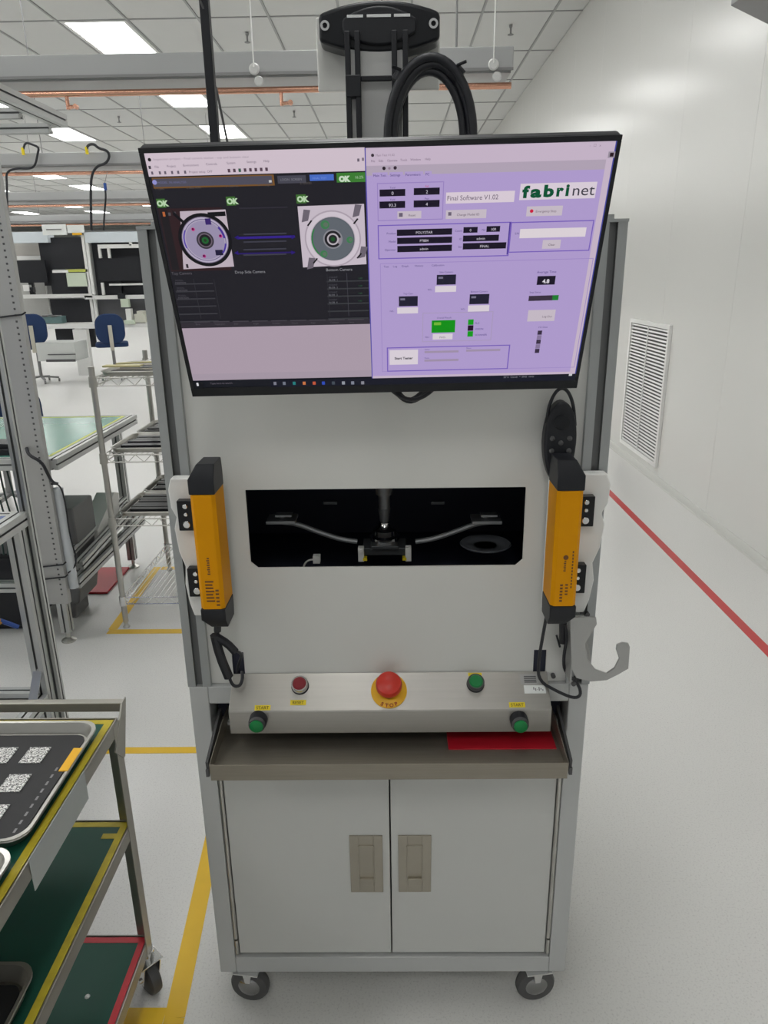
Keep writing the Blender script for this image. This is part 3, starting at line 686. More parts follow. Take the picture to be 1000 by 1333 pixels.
for x, y_ in ((200, 256), (291, 254), (382.5, 252)):
    S.rect(x, y_, x+14, y_+11.5, lin(66, 112, 52)); S.text('OK', x+2.2, y_+9.5, .0068, lin(190, 220, 180), bold=.0006)
# left picture: round part on a pale square
S.rect(203, 269, 300, 349.5, lin(50, 32, 36)); S.rect(205, 271, 232, 349, lin(33, 30, 34))
a0 = [SP(*t) for t in ((231.5, 272.5), (291, 270.5), (303, 345), (237, 348))]
S.poly([a0[3], a0[2], a0[1], a0[0]], lin(196, 182, 194))
S.rect(208.5, 273, 213, 279, lin(190, 104, 58)); S.rect(216, 274, 220, 278, lin(90, 86, 92)); S.rect(223, 273, 227, 278, lin(80, 76, 84))
for A, B_ in (((222, 274), (240, 290)), ((268, 277), (291, 276))):
    (u, v), (uu, vv) = SP(*A), SP(*B_); w = .003; S.poly([(u, v-w), (uu, vv-w), (uu, vv+w), (u, v+w)], lin(20, 20, 26))
LC = (265, 310.5)
for r, c in ((.0370, (20, 20, 26)), (.0325, (100, 90, 112)), (.0315, (186, 176, 200)), (.0290, (96, 88, 130)), (.0282, (176, 166, 190)), (.0265, (158, 148, 178)), (.0120, (60, 56, 66)), (.0098, (110, 96, 112)), (.0082, (34, 32, 38)), (.0048, (34, 100, 50)), (.002, (40, 60, 40))):
    S.disc(*LC, r, lin(*c), n=44)
for (x, y_, c) in ((249, 296, (200, 40, 130)), (285, 305, (190, 40, 140)), (264, 331, (180, 40, 130))): S.disc(x, y_, .0024, lin(*c)); S.disc(x-.4, y_-.4, .0013, lin(50, 20, 50))
S.rect(264, 282, 273, 290, lin(60, 40, 110)); S.rect(278, 323, 289, 330, lin(34, 30, 60)); S.arc(*LC, .026, .029, 5, 40, lin(74, 50, 150)); S.arc(*LC, .028, .030, 150, 200, lin(90, 70, 170)); S.arc(*LC, .027, .0295, -40, -10, lin(80, 60, 160))
S.rect(240, 341, 244, 346, lin(50, 46, 52))
# middle: blue measuring arrows
for y_ in (302, 312, 322, 329): S.rect(315, y_, 371, y_+.9, lin(64, 64, 76))
for (y0, h, cc_) in ((306, 1.8, (54, 34, 140)), (327, .8, (44, 30, 100))): S.rect(306, y0, 382, y0+h, lin(*cc_))
for x0, d in ((303, 1), (383, -1)):
    for y0 in (307, 327):
        a_ = SP(x0, y0); u_, v_ = a_; S.poly([(u_, v_), (u_+d*.006, v_-.003), (u_+d*.006, v_+.003)][::d], lin(44, 26, 120))
S.rect(309, 268, 372, 268.8, lin(48, 46, 56))
# right picture
a0 = [SP(*t) for t in ((385, 267), (471.5, 264.5), (475.5, 343), (393, 346.5))]
S.poly([a0[3], a0[2], a0[1], a0[0]], lin(206, 194, 206))
RC = (431.5, 310)
S.disc(*RC, .0390, lin(178, 166, 178), n=44); S.disc(*RC, .0370, lin(214, 203, 214), n=44)
for x, y_ in ((395.5, 279), (462, 273), (403, 341), (470.5, 327)):
    u_, v_ = SP(x, y_); S.poly([(u_-.006, v_-.009), (u_+.003, v_-.007), (u_+.007, v_+.007), (u_-.002, v_+.008)], lin(112, 104, 116))
for (x, y_) in ((401, 289), (461, 287), (409, 338), (466, 332)): u_, v_ = SP(x, y_); S.poly([(u_-.004, v_-.003), (u_-.002, v_-.004), (u_+.004, v_+.003), (u_+.002, v_+.004)], lin(22, 22, 26))
for r, c in ((.0310, (186, 176, 186)), (.0300, (92, 100, 108)), (.0285, (100, 106, 114)), (.0135, (140, 140, 148)), (.0115, (34, 32, 38)), (.0082, (190, 182, 190)), (.0060, (40, 40, 44)), (.0030, (30, 84, 40))): S.disc(*RC, r, lin(*c), n=44)
S.arc(*RC, .0278, .0296, 150, 225, lin(50, 130, 70)); S.arc(*RC, .0082, .0115, -40, 10, lin(150, 140, 150))
for (x, y_, rr) in ((421, 291, .006), (453.5, 311, .0045), (420, 329, .005)): S.disc(x, y_, rr, lin(66, 128, 84)); S.disc(x+1, y_, rr*.55, lin(96, 118, 100))
# captions and tables
S.text('Top Camera', 222, 354.5, .0040, lin(100, 96, 104)); S.text('Drop Side Camera', 304.5, 353.5, .0040, lin(150, 150, 156)); S.text('Bottom Camera', 423, 351.5, .0040, lin(150, 150, 156))
for k in range(6): S.rect(226+1.4*k, 366+9.8*k, 276+1.6*k, 366.8+9.8*k, lin(60, 60, 66))
for k in range(3): S.text('MODEL', 227+2*k, 363+9.8*k, .0024, lin(74, 72, 80)); S.text('POSITION', 227+2*k, 366+9.8*k, .0024, lin(96, 94, 102))
S.vline(250, 360, 412, lin(54, 54, 60)); S.vline(276.5, 360, 412, lin(50, 50, 56))
for k in range(6): S.rect(424+.5*k, 364+9.7*k, 479, 364.8+9.7*k, lin(58, 60, 64))
for k in range(4): S.text('COUNT', 427, 360.5+9.7*k, .0024, lin(80, 80, 88)); S.text('BLOB  %d' % (k+1), 427, 364+9.7*k, .0026, lin(118, 118, 126)); S.text('1.00', 465, 362+9.7*k, .0024, lin(50, 96, 66))
S.vline(449.5, 354, 410, lin(70, 70, 78)); S.vline(424, 355, 410, lin(50, 50, 56))
for k in range(9): S.text(('Blob', 'Inspection', 'Side', 'Angle', 'Position', 'Count', 'Edge', 'Contour', 'Area')[k], 254+25*k, 420-.15*k, .0026, lin(90, 86, 94)); S.rect(252+25*k, 415.5-.2*k, 273+25*k, 416.3-.2*k, lin(74, 70, 78))
S.text('Type here to search', 274, 497, .0030, lin(110, 104, 116)); 
# taskbar
v0, v1 = .016, SP(500, 490.5)[1]; ua = SP(352, 495)[0]
S.poly([(ua, v0), (HW-bz, v0), (HW-bz, v1), (ua, v1)], lin(24, 26, 40)); ub = SP(265, 497)[0]
S.poly([(-HW+bz, v0), (ub, v0), (ub, v1), (-HW+bz, v1)], lin(18, 20, 26)); S.L += .5
S.rect(255.5, 495, 259, 499, lin(225, 225, 230))
for k, (x, c) in enumerate(((358, (130, 130, 145)), (370, (120, 125, 140)), (383, (40, 130, 130)), (396, (205, 120, 70)), (409, (200, 90, 60)), (421, (50, 80, 190)), (434, (70, 80, 90)), (447, (150, 155, 165)), (459, (130, 135, 150)), (472, (140, 140, 150)))): S.rect(x-2, 494.5, x+2.2, 498.5, lin(*c))
S.text('25\u00b0C  Cloudy  ^  ENG  10:42', 655, 491.5, .0028, lin(150, 150, 160)); S.rect(740, 486, 743.5, 489.5, lin(210, 210, 215))
# right window
u0 = VL; v0 = v1
S.poly([(VL, v0), (HW-bz, v0), (HW-bz, HH-bz), (VL, HH-bz)], lin(206, 188, 208)); S.L += .5
S.poly([(VL, v0), (VL+.0015, v0), (VL+.0015, HH-bz), (VL, HH-bz)], lin(92, 84, 170))
S.poly([(HW-bz-.0016, v0), (HW-bz, v0), (HW-bz, HH-bz), (HW-bz-.0016, HH-bz)], lin(70, 74, 160))
vt = SP(560, 226)[1]
S.poly([(VL+.0015, v0+.004), (HW-bz-.010, v0+.004), (HW-bz-.010, vt), (VL+.0015, vt)], LIL)
S.poly([(VL+.0015, vt), (HW-bz-.010, vt), (HW-bz-.010, vt+.012), (VL+.0015, vt+.012)], lin(184, 170, 188))
for k, (x0, x1) in enumerate(((482, 502), (504, 522), (524, 548), (550, 559))): S.rect(x0, 223.5-.04*k*10, x1, 231, LIL); S.text(('Main Test', 'Settings', 'Parameters', 'PC')[k], x0+1, 229-.04*k*10, .0030, lin(70, 50, 120))
S.text('Main Test V1.02', 486, 202.5, .0026, lin(140, 124, 140)); S.disc(482, 201, .002, lin(60, 50, 60))
for t, x in (('File', 480), ('Edit', 490), ('Operate', 501), ('Tools', 518), ('Window', 531), ('Help', 550)): S.text(t, x, 210-.03*(x-480), .0027, lin(125, 110, 128))
S.disc(497, 218, .0022, lin(40, 30, 40)); S.disc(504, 218, .0016, lin(150, 130, 150)); S.disc(511.5, 217.5, .0022, lin(60, 45, 60))
S.rect(788, 199, 795.5, 207, lin(160, 150, 165)); S.rect(790, 200.5, 794, 205.5, lin(40, 20, 30)); S.text('-   \u25a1   x', 763, 192.5, .003, lin(150, 130, 150))
LN = lin(140, 116, 196); LN2 = lin(122, 96, 190); BK = lin(26, 20, 38); WT = lin(226, 216, 226); BTN = lin(206, 194, 206); INKL = lin(90, 76, 130)
S.frame(488, 237, 574, 285, lin(160, 138, 200)); 
for (x0, y0, t, lab) in ((491.5, 245.5, '0', 'Total'), (536, 244, '2', 'Fail'), (491.5, 261, '93.3', 'Yield'), (536, 260, '4', 'Pass')):
    S.rect(x0, y0, x0+33.5, y0+8.5, BK); S.text(t, x0+17, y0+7, .0042, lin(210, 205, 220), align='CENTER'); S.text(lab, x0+17, y0-1.2, .0024, lin(200, 60, 110) if lab == 'Fail' else INKL, align='CENTER')
S.rect(515, 274, 546, 283, BTN); S.rect(517, 276, 522, 281, lin(110, 100, 120)); S.text('Reset', 534, 280.5, .0030, lin(90, 80, 95), align='CENTER')
S.rect(578, 250, 666, 263, lin(226, 212, 224)); S.text('Final Software V1.02', 579, 260.5, .0062, lin(96, 84, 104), sx=.93)
S.rect(578, 273, 630, 283.5, BTN); S.text('Change Model ID', 592, 280.5, .0030, lin(90, 80, 95)); S.rect(581, 275.5, 585, 280, lin(110, 100, 120))
S.rect(674.5, 239.5, 770.5, 259, lin(226, 214, 226))
for ch_, xa_, xb_ in (('f', 677, 685.5), ('a', 687.5, 701), ('b', 703.5, 717), ('r', 720, 729.5), ('i', 732, 736.5)): S.text(ch_, xa_, 257.3-.04*(xa_-677), .0142, lin(8, 84, 54), bold=.0010, fit=xb_)
S.text('net', 740, 255.5, .0142, lin(64, 62, 74), fit=769.5)
S.rect(683, 269, 728, 281, BTN); S.disc(689, 275, .0024, lin(210, 30, 70)); S.text('Emergency Stop', 694, 277, .0030, lin(110, 96, 110))
S.frame(489.5, 291.5, 659.5, 333, LN2, .0014); S.frame(662.5, 289, 764, 327, LN2, .0014)
S.vline(660.5, 289, 331, lin(80, 60, 150), .0016)
for k, (t, lab) in enumerate((('POLYSTAR', 'Product'), ('P7884', 'Model'), ('admin', 'Operator'))):
    S.rect(514.5+.4*k, 297.5+10.6*k, 586, 304.5+10.6*k, BK); S.text(t, 550, 303+10.6*k, .0034, lin(214, 208, 222), align='CENTER'); S.text(lab, 513.5, 303.5+10.6*k, .0028, INKL, align='RIGHT')
for (x0, x1, y0, t, lab) in ((601, 619, 295, '0', 'Count'), (631, 648, 294, '100', 'No'), (600.5, 646.5, 305.8, 'admin', 'ID'), (600.5, 656, 315.8, 'FINAL', 'Stn')):
    S.rect(x0, y0, x1, y0+7.2, BK); S.text(t, (x0+x1)/2, y0+5.6, .0034, lin(214, 208, 222), align='CENTER'); S.text(lab, x0-1.5, y0+5.8, .0028, INKL, align='RIGHT')
S.rect(674.5, 298, 758.5, 308.5, lin(230, 220, 226)); S.text('S/N', 673, 305, .0028, INKL, align='RIGHT'); S.rect(704, 312.5, 726, 323.5, BTN); S.text('Clear', 715, 320, .0030, lin(90, 80, 95), align='CENTER')
S.frame(493, 341, 746.5, 478, lin(166, 144, 204), .001)
for t, x in (('Test', 498), ('Log', 510), ('Graph', 521), ('History', 538), ('Calibration', 560)): S.text(t, x, 346.5-.02*(x-498), .0028, INKL)
for (x0, y0, lab, t2) in ((567, 356.5, 'Side Camera', 'NG :'), (518, 384, 'Top Cam', 'NG :'), (610, 382, 'Bottom Camera', 'NG :')):
    S.rect(x0, y0, x0+24.5, y0+12.5, lin(34, 32, 52)); S.rect(x0+2, y0+2.5, x0+8, y0+5, lin(120, 116, 140)); S.rect(x0-2, y0+14.5, x0+25, y0+22, WT)
    S.text(lab, x0+12, y0-2.5, .0026, INKL, align='CENTER'); S.text(t2, x0-5, y0+20, .0026, INKL, align='RIGHT')
S.frame(549, 405.5, 638, 442, lin(176, 160, 196), .0012)
S.rect(561, 415.5, 591, 431, lin(14, 150, 22)); S.rect(564, 418, 573, 421.5, lin(120, 190, 60)); S.rect(562.5, 433, 588, 440, WT); S.text('PASS', 575, 438.5, .003, lin(110, 100, 115), align='CENTER'); S.text('Overall Result', 577, 413, .0026, INKL, align='CENTER'); S.text('NG :', 559, 438, .0026, INKL, align='RIGHT')
for k, (c, t) in enumerate((((20, 160, 30), 'PLC'), ((40, 16, 44), 'VISION'), ((20, 160, 30), 'SCANNER'))): S.rect(608.2-.3*k, 414.5+7.6*k, 615-.3*k, 421.5+7.6*k, lin(*c)); S.text(t, 617, 420.5+7.6*k, .0028, lin(70, 54, 130))
S.frame(503, 450, 660, 479, LN2, .0016); S.rect(506.5, 453.5, 543.5, 472, WT); S.text('Start Tester', 525, 465.5, .0040, lin(80, 76, 84), align='CENTER', bold=.0002)
for (x0, y0) in ((552, 455), (606, 453.5), (552, 466)): S.rect(x0, y0, x0+44, y0+2, lin(166, 150, 176)); S.text('Status', x0, y0-1.2, .0022, INKL)
S.text('Average Time', 709, 355, .0034, lin(84, 66, 134), align='CENTER'); S.rect(697.5, 359, 719.5, 370, BK); S.text('4.8', 708, 368, .0056, lin(225, 220, 230), bold=.0003, align='CENTER')
S.text('Step Status', 687, 381, .0026, INKL)
for k in range(5): S.rect(686.5+7.7*k, 384.5-.2*k, 693.5+7.7*k, 391-.2*k, lin(30, 130, 50) if k == 4 else lin(60, 50, 66))
S.rect(686, 403, 719.5, 417, BTN); S.text('Log Out', 710, 412.5, .003, lin(90, 80, 95), align='CENTER'); S.text('I/O State', 705, 426, .0026, INKL, align='CENTER')
for k in range(5): S.rect(698.5-.8*k, 429.5+5.9*k, 703.5-.8*k, 434.8+5.9*k, lin(60, 48, 70) if k % 2 == 0 else lin(140, 124, 160))
S.build('screen', SCREENM, MO)['label'] = 'lit screen with a dark camera window and a lilac test window'
# cables drooping under the monitor
m = MB()
for k, (w, z, y_) in enumerate(((.050, .015, -.06), (.042, .020, -.05), (.036, .012, -.045))):
    m.tube([(.045-w, y_+.04, 1.50), (.045-w*.8, y_, 1.470), (.045-w*.2, y_-.005, 1.455-z*.5-.004*k), (.045+w*.4, y_-.005, 1.455-z*.4), (.045+w, y_, 1.475), (.045+w*1.1, y_+.04, 1.50)], .0035+.0005*k, smooth=2)
m.build('hanging_cable', BLACKR, MO)

# ================================================================ REMOTE hanging on the right
r = thing('remote_control', (.303, -.02, 1.29), 'black oval hand controller hanging by a loop beside the right yellow light curtain', 'remote')
cx, cz = Q(729, 577, 'y', -.02).x, Q(729, 577, 'y', -.02).z
pr = []
for i in range(32):
    t = 2*PI*i/32; pr.append((cx+.0285*math.cos(t)*(1+.06*math.sin(t)), cz+.074*math.sin(t)))
MB().prism(pr, 'y', -.026, .004).build('body', BLACK, r, bevel=.006, seg=3)
m = MB(); m.lathe((cx, -.026, cz+.038), [(.013, 0), (.013, .002), (.009, .0035), (.0, .0035)], axis=(0, -1, 0))
m.build('dial', BLACKG, r)
for (dx, dz) in ((-.015, .010), (.015, .010), (0, .002), (-.015, -.012), (.015, -.012), (0, -.022), (-.010, -.034), (.010, -.034)):
    MB().lathe((cx+dx, -.0258, cz+dz), [(.0045, 0), (.0045, .002), (.003, .003)], axis=(0, -1, 0), n=12).build('button', DGREY, r)
MB().tube([(cx-.024, -.014, cz+.035), (cx-.022, -.016, cz+.068), (cx-.010, -.018, cz+.095), (cx+.006, -.018, cz+.096), (cx+.020, -.016, cz+.070), (cx+.026, -.014, cz+.030)], .003, smooth=3).build('hanging_loop', BLACKR, r)

# ================================================================ CART (near left)
CX1, CY1, CX0, CY0 = -.577, .055, -1.25, -.80
C = thing('steel_cart', ((CX0+CX1)/2, (CY0+CY1)/2, 0), 'three tier stainless steel cart lined with green mats at the lower left', 'cart')
def lip(mb, z, h, t=.003):                      # upstand around a shelf
    mb.box(CX0, CX1, CY1-t, CY1, z, z+h); mb.box(CX0, CX1, CY0, CY0+t, z, z+h); mb.box(CX1-t, CX1, CY0, CY1-t, z, z+h); mb.box(CX0, CX0+t, CY0, CY1-t, z, z+h)
TZ = (.755, .490, .155)
for z in TZ:
    m = MB().box(CX0, CX1, CY0, CY1, z-.004, z-.001); lip(m, z-.030, .034)
    m.build('shelf', CART, C, bevel=.001)
for k, z in enumerate(TZ): MB().box(CX0+.01, CX1-.01, CY0+.01, CY1-.01, z-.001, z+.0015).build('mat', GREENM, C)
for k, z in enumerate(TZ):
    tm = (YLAB, YLAB, REDT)[k]; w = .015; a, b2 = CX1-.006, CY1-.006
    m = MB().box(a-w, a, CY0+.02, b2, z+.0016, z+.0022).box(CX0+.02, a-w, b2-w, b2, z+.0016, z+.0022)
    if k == 1: m.box(a-w-.03, a-w, b2-.05, b2-.035, z+.0016, z+.0022)
    m.build('edge_tape', mat('hazard_yellow', (0.46, 0.37, 0.015), 0.5, noise=0.35, nscale=40) if k < 2 else REDT, C)
for (x, y_) in ((CX1, CY1), (CX1, CY0), (CX0, CY1), (CX0, CY0)):
    sx = -1 if x == CX1 else 1; sy = -1 if y_ == CY1 else 1
    top = .752; x += -.0 if x < -1 else .0012; y_ += .0012 if sy < 0 else -.0012
    m = MB().box(min(x, x+sx*.030), max(x, x+sx*.030), min(y_, y_+sy*.003), max(y_, y_+sy*.003), .115, top)
    m.box(min(x, x+sx*.003), max(x, x+sx*.003), min(y_, y_+sy*.030), max(y_, y_+sy*.030), .115, top)
    m.build('corner_post', CART, C, bevel=.0008)
MB().box(CX0+.004, CX1-.001, CY1+.030, CY1+.048, .752, .775).build('push_rail', CART, C, bevel=.003)
for xg in (CX1, CX0+.004): MB().prism([(CY1+.050, .778), (CY1+.026, .778), (CY1-.04, .70), (CY1-.004, .66), (CY1+.004, .66)], 'x', xg, xg+.003).build('rail_gusset', CART, C)
MB().box(CX1+.0005, CX1+.002, -.345, -.125, .700, .764).build('label_sleeve', TRANSP, C, bevel=.0004)
cst = None
for (x, y_) in ((CX1-.012, CY1-.012), (CX1-.03, CY0+.04), (CX0+.03, CY1-.04), (CX0+.03, CY0+.04)):
    if cst is None:
        c = thing('castor', (x, y_, 0), 'x', 'x'); del c['label']; del c['category']; c.parent = C; c.location = Vector((x, y_, 0))-ROOT[C]
        MB().lathe((x-.014, y_, .045), [(.0, 0), (.036, 0), (.043, .003), (.045, .009), (.045, .019), (.043, .025), (.036, .028), (0, .028)], axis=(1, 0, 0), n=28).build('wheel', DGREY, c)
        m = MB()
        for s in (-1, 1): m.prism([(y_-.012, .034), (y_+.012, .034), (y_+.030, .100), (y_-.030, .100)], 'x', x+s*.020-.0015, x+s*.020+.0015)
        m.box(x-.028, x+.028, y_-.03, y_+.03, .100, .104).cyl((x, y_, .10), (x, y_, .126), .02).cyl((x-.026, y_, .045), (x+.026, y_, .045), .007)
        m.build('fork', CHROME, c, bevel=.001); cst = c
    else:
        c = copytree(cst, C); c.location = Vector((x, y_, 0))-ROOT[C]
    c.rotation_euler = (0, 0, math.radians(48))
# trays
def rrect(x0, x1, y0, y1, r, n=6):
    pts = []
    for (cx_, cy2, a0) in ((x1-r, y1-r, 0), (x0+r, y1-r, 90), (x0+r, y0+r, 180), (x1-r, y0+r, 270)):
        for k in range(n+1):
            t = math.radians(a0+90*k/n); pts.append((cx_+r*math.cos(t), cy2+r*math.sin(t)))
    return pts
def pan(nm, x0, x1, y0, y1, z, label, liner, steel=STEELY, h=.022, parent_items=None):
    t = thing(nm, ((x0+x1)/2, (y0+y1)/2, z), label, 'tray')
    O = rrect(x0, x1, y0, y1, .035); n = len(O); cx_, cy2 = (x0+x1)/2, (y0+y1)/2
    def sc(d): return [(p[0]-math.copysign(d, p[0]-cx_), p[1]-math.copysign(d, p[1]-cy2)) for p in O]
    rings = [(sc(.012), 0), (sc(.004), h-.002), (sc(0), h-.002), (sc(-.001), h), (sc(0), h+.0025), (sc(.006), h+.002), (sc(.014), .0025)]
    mb = MB(); vs = []; fs = []
    for ring, zz in rings: vs += [(p[0], p[1], z+zz) for p in ring]
    for k in range(len(rings)-1): fs += [(k*n+i, k*n+(i+1) % n, (k+1)*n+(i+1) % n, (k+1)*n+i) for i in range(n)]
    fs.append(list(range(n-1, -1, -1))); k = len(rings)-1; fs.append([k*n+i for i in range(n)])
    mb.add(vs, fs); mb.build('pan', steel, t)
    if liner:
        L = rrect(x0+.022, x1-.022, y0+.022, y1-.022, .02); MB().prism(L, 'z', z+.003, z+.0055).build('liner', liner, t)
    return t
LINER = mat('black_foam_liner', (0.028, 0.028, 0.03), 0.7, noise=0.1, nscale=50)
zt = TZ[0]+.0025
t = pan('component_tray', -.90, -.592, -.325, .010, zt, 'stainless tray with a black liner holding silver speckled boards, on the cart top', LINER)
MB().prism([(-.610, -.150), (-.593, -.150), (-.593, -.082), (-.610, -.082)], 'z', zt+.0235, zt+.0252).build('yellow_sticker', YSTOP, t)
m = MB()
for k in range(9): m.box(-.632, -.628, -.285+k*.020, -.275+k*.020, zt+.0056, zt+.0059)
m.build('printed_marks', MGREY, t, smooth=False)
k = 0
for i, x in enumerate((-.69, -.755, -.82)):
    for j, y_ in enumerate((-.078, -.160, -.242)):
        if (i, j) == (9, 9): continue
        o = MB().box(x-.021, x+.021, y_-.024, y_+.024, zt+.0056, zt+.0076).build('speckled_board', [SPECK], bevel=.0005,
            label='%s silver speckled square board in the %s column of the upper cart tray' % (('back', 'middle', 'front')[j], ('right', 'centre', 'left')[i]), cat='board', group='boards in the cart tray')
pan('steel_tray', -1.0, -.592, -.72, -.338, zt, 'second stainless tray on the cart top, cut by the left picture edge', None)
pan('steel_tray', -.92, -.606, -.72, -.325, TZ[1]+.0025, 'dark lined stainless tray on the middle cart shelf at lower left', LINER, steel=CART, h=.03)
MB().lathe((-.665, -.01-.09, TZ[2]+.0018), [(.006, 0), (.004, .003), (.001, .004)], n=8).build('paper_scrap', PAPER, label='tiny white scrap on the bottom green shelf of the cart', cat='scrap')

# ================================================================ WIRE RACK
RX0, RX1, RY0, RY1 = -1.315, -.72, 1.965, 2.70
RK = thing('wire_rack', ((RX0+RX1)/2, (RY0+RY1)/2, 0), 'chrome wire shelving rack standing behind the machine at left', 'rack')
RZ = (1.225, .875, .565, .16)
for (x, y_) in ((RX0, RY0), (RX0, RY1), (RX1, RY0), (RX1, RY1)):
    MB().cyl((x, y_, .03), (x, y_, 1.275), .0135, n=14).lathe((x, y_, 0), [(.016, 0), (.018, .006), (.010, .014), (.007, .04)], n=14).build('post', STEELY, RK)
for z in RZ:
    m = MB()
    for (a, b2) in (((RX0, RY0), (RX1, RY0)), ((RX0, RY1), (RX1, RY1)), ((RX0, RY0), (RX0, RY1)), ((RX1, RY0), (RX1, RY1))):
        for dz in (0, -.035): m.tube([(a[0], a[1], z+dz), (b2[0], b2[1], z+dz)], .003, n=6)
        pts = []; n = 16
        for i in range(n+1): f = i/n; pts.append((a[0]+(b2[0]-a[0])*f, a[1]+(b2[1]-a[1])*f, z-(.035 if i % 2 else 0)))
        m.tube(pts, .0022, n=5)
    for i in range(1, 24): x = RX0+(RX1-RX0)*i/24; m.tube([(x, RY0, z+.001), (x, RY1, z+.001)], .0016, n=4)
    for (x, y_) in ((RX0, RY0), (RX0, RY1), (RX1, RY0), (RX1, RY1)): m.cyl((x, y_, z-.04), (x, y_, z+.008), .019, .017, n=12)
    m.build('wire_shelf', CHROME if z < .3 else STEELY, RK)
def strips(t, x0, x1, y0, y1, z, n, cols):
    for k in range(n):
        yy = y0+(y1-y0)*(k+.5)/n; dx = random.uniform(-.01, .01)
        MB().box(x0+dx, x1+dx, yy-.016, yy+.016, z, z+.012+random.uniform(0, .008)).build('dark_strip', cols[k % len(cols)], t)
k = 0
for z, (nm, y0, y1) in zip((RZ[0], RZ[1], RZ[1], RZ[2], RZ[2]), (('upper', RY0+.02, RY0+.42), ('second', RY0+.02, RY0+.36), ('second', RY0+.38, RY1-.03), ('third', RY0+.02, RY0+.36), ('third', RY0+.38, RY1-.03))):
    k += 1
    pos = ('on the top shelf of the wire rack', 'front tray on the second shelf of the wire rack', 'rear tray on the second shelf of the wire rack', 'front tray on the third shelf of the wire rack', 'rear tray on the third shelf of the wire rack')[k-1]
    if k == 1: lab = 'stainless tray of loose parts on the top shelf of the wire rack'
    else: lab = 'stainless tray of dark strips, '+pos
    t = pan('steel_tray', RX0+.02, RX1-.03, y0, y1, z+.003, lab, LINER)
    strips(t, RX0+.06, RX1-.08, y0+.05, y1-.05, z+.009, 6, [BLACKG, DGREY] if k > 1 else [DGREY, mat('tan_part', (0.32, 0.28, 0.20), 0.5, noise=0.1), MGREY])
m = MB(); m.box(RX0+.03, RX0+.20, RY0+.05, RY0+.10, RZ[0]+.04, RZ[0]+.047); m.bar((RX0+.06, RY0+.16, RZ[0]+.045), (RX0+.36, RY0+.10, RZ[0]+.06), .03, .006)
m.build('yellow_strip', mat('pale_yellow_plastic', (0.55, 0.50, 0.25), 0.5, noise=0.1), label='pale yellow strips lying across the tray on top of the wire rack', cat='strips')

# ================================================================ WORKSTATION A (behind post with holes) and B (front left)
def bench(name, x0, x1, y0, y1, z, label, topmat, posts, zlow, tape_edge=None):
    t = thing(name, ((x0+x1)/2, (y0+y1)/2, 0), label, 'workbench')
    MB().box(x0+.01, x1-.045, y0+.045, y1-.045, z-.02, z+.003).build('top_mat', topmat, t, bevel=.002)
    m = MB().extr((x1-.0225, y0, z-.022), (x1-.0225, y1, z-.022), .045, .05)
    m.extr((x0, y1-.0225, z-.03), (x1-.045, y1-.0225, z-.022), .045, .05); m.extr((x0, y0+.0225, z-.022), (x1-.045, y0+.0225, z-.022), .045, .05)
    m.build('top_rail', [ALU, ALUD], t)
    if tape_edge: MB().box(x1-.062, x1-.048, y0+.05, y1-.05, z+.003, z+.0042).box(x0+.05, x1-.062, y1-.062, y1-.048, z+.003, z+.0042).build('edge_tape', tape_edge, t)
    for (x, y_, zt_) in posts:
        MB().extr((x, y_, .05), (x, y_, zt_), .045).build('leg', [ALU, ALUD], t)
        MB().lathe((x, y_, 0), [(.034, 0), (.034, .006), (.022, .014), (.010, .02), (.010, .052)], n=18).build('levelling_foot', STEELY, t)
    if zlow:
        m = MB().extr((x1-.03, y0+.05, zlow), (x1-.03, y1-.05, zlow), .045).extr((x0, y1-.03, zlow), (x1-.06, y1-.03, zlow), .045).extr((x0, y0+.03, zlow), (x1-.06, y0+.03, zlow), .045)
        m.build('low_rail', [ALU, ALUD], t)
    return t
ygr = mat('yellow_green_tape', (0.52, 0.56, 0.10), 0.5, noise=0.1)
A = bench('workbench', -2.95, -1.435, 1.765, 2.80, .905, 'long workbench with a pale green mat and a tall perforated post, at left', GREENB, [(-1.545, 1.83, .84), (-1.545, 2.75, .84), (-2.9, 1.83, .84), (-2.9, 2.75, .84)], .30, ygr)
MB().extr((-1.43-.045, 1.90, .355), (-1.475, 2.70, .40), .04).extr((-1.53, 1.90, .40), (-1.53, 2.70, .44), .03).build('conveyor_rail', [ALU, ALUD], A)
# perforated tall post
m = MB().box(-1.575, -1.470, 1.735, 1.765, .235, 2.60); m.mt(1)
for k in range(92): m.box(-1.499, -1.491, 1.7335, 1.736, .28+k*.0245, .288+k*.0245)
m.build('perforated_post', [mat('post_grey', (0.42, 0.42, 0.41), 0.45, 0.3, noise=0.03), DGREY], A, bevel=.001)
MB().extr((-1.545, 1.80, .235), (-1.545, 1.80, 2.6), .06).build('tall_post', [ALU, ALUD], A)
MB().cyl((-1.455, 1.775, .30), (-1.455, 1.775, .775), .021, n=20).build('white_guard_tube', mat('pale_tube', (0.55, 0.58, 0.60), 0.3, noise=0.03), A)
MB().tube([(-1.54, 1.73, .965), (-1.52, 1.70, .94), (-1.475, 1.71, .91), (-1.462, 1.72, .85), (-1.458, 1.74, .81), (-1.44, 1.75, .80)], .007, smooth=2).tube([(-1.47, 1.75, .80), (-1.43, 1.745, .80), (-1.425, 1.76, .72), (-1.43, 1.76, .55), (-1.42, 1.78, .42), (-1.46, 1.75, .38)], .0035, smooth=2).build('cable', BLACKR, A)
for z in (1.50, .42, .36): MB().tube([(-1.58, 1.728, z), (-1.465, 1.728, z+.012), (-1.455, 1.74, z+.02)], .0035).build('cable_tie', BLACK, A)
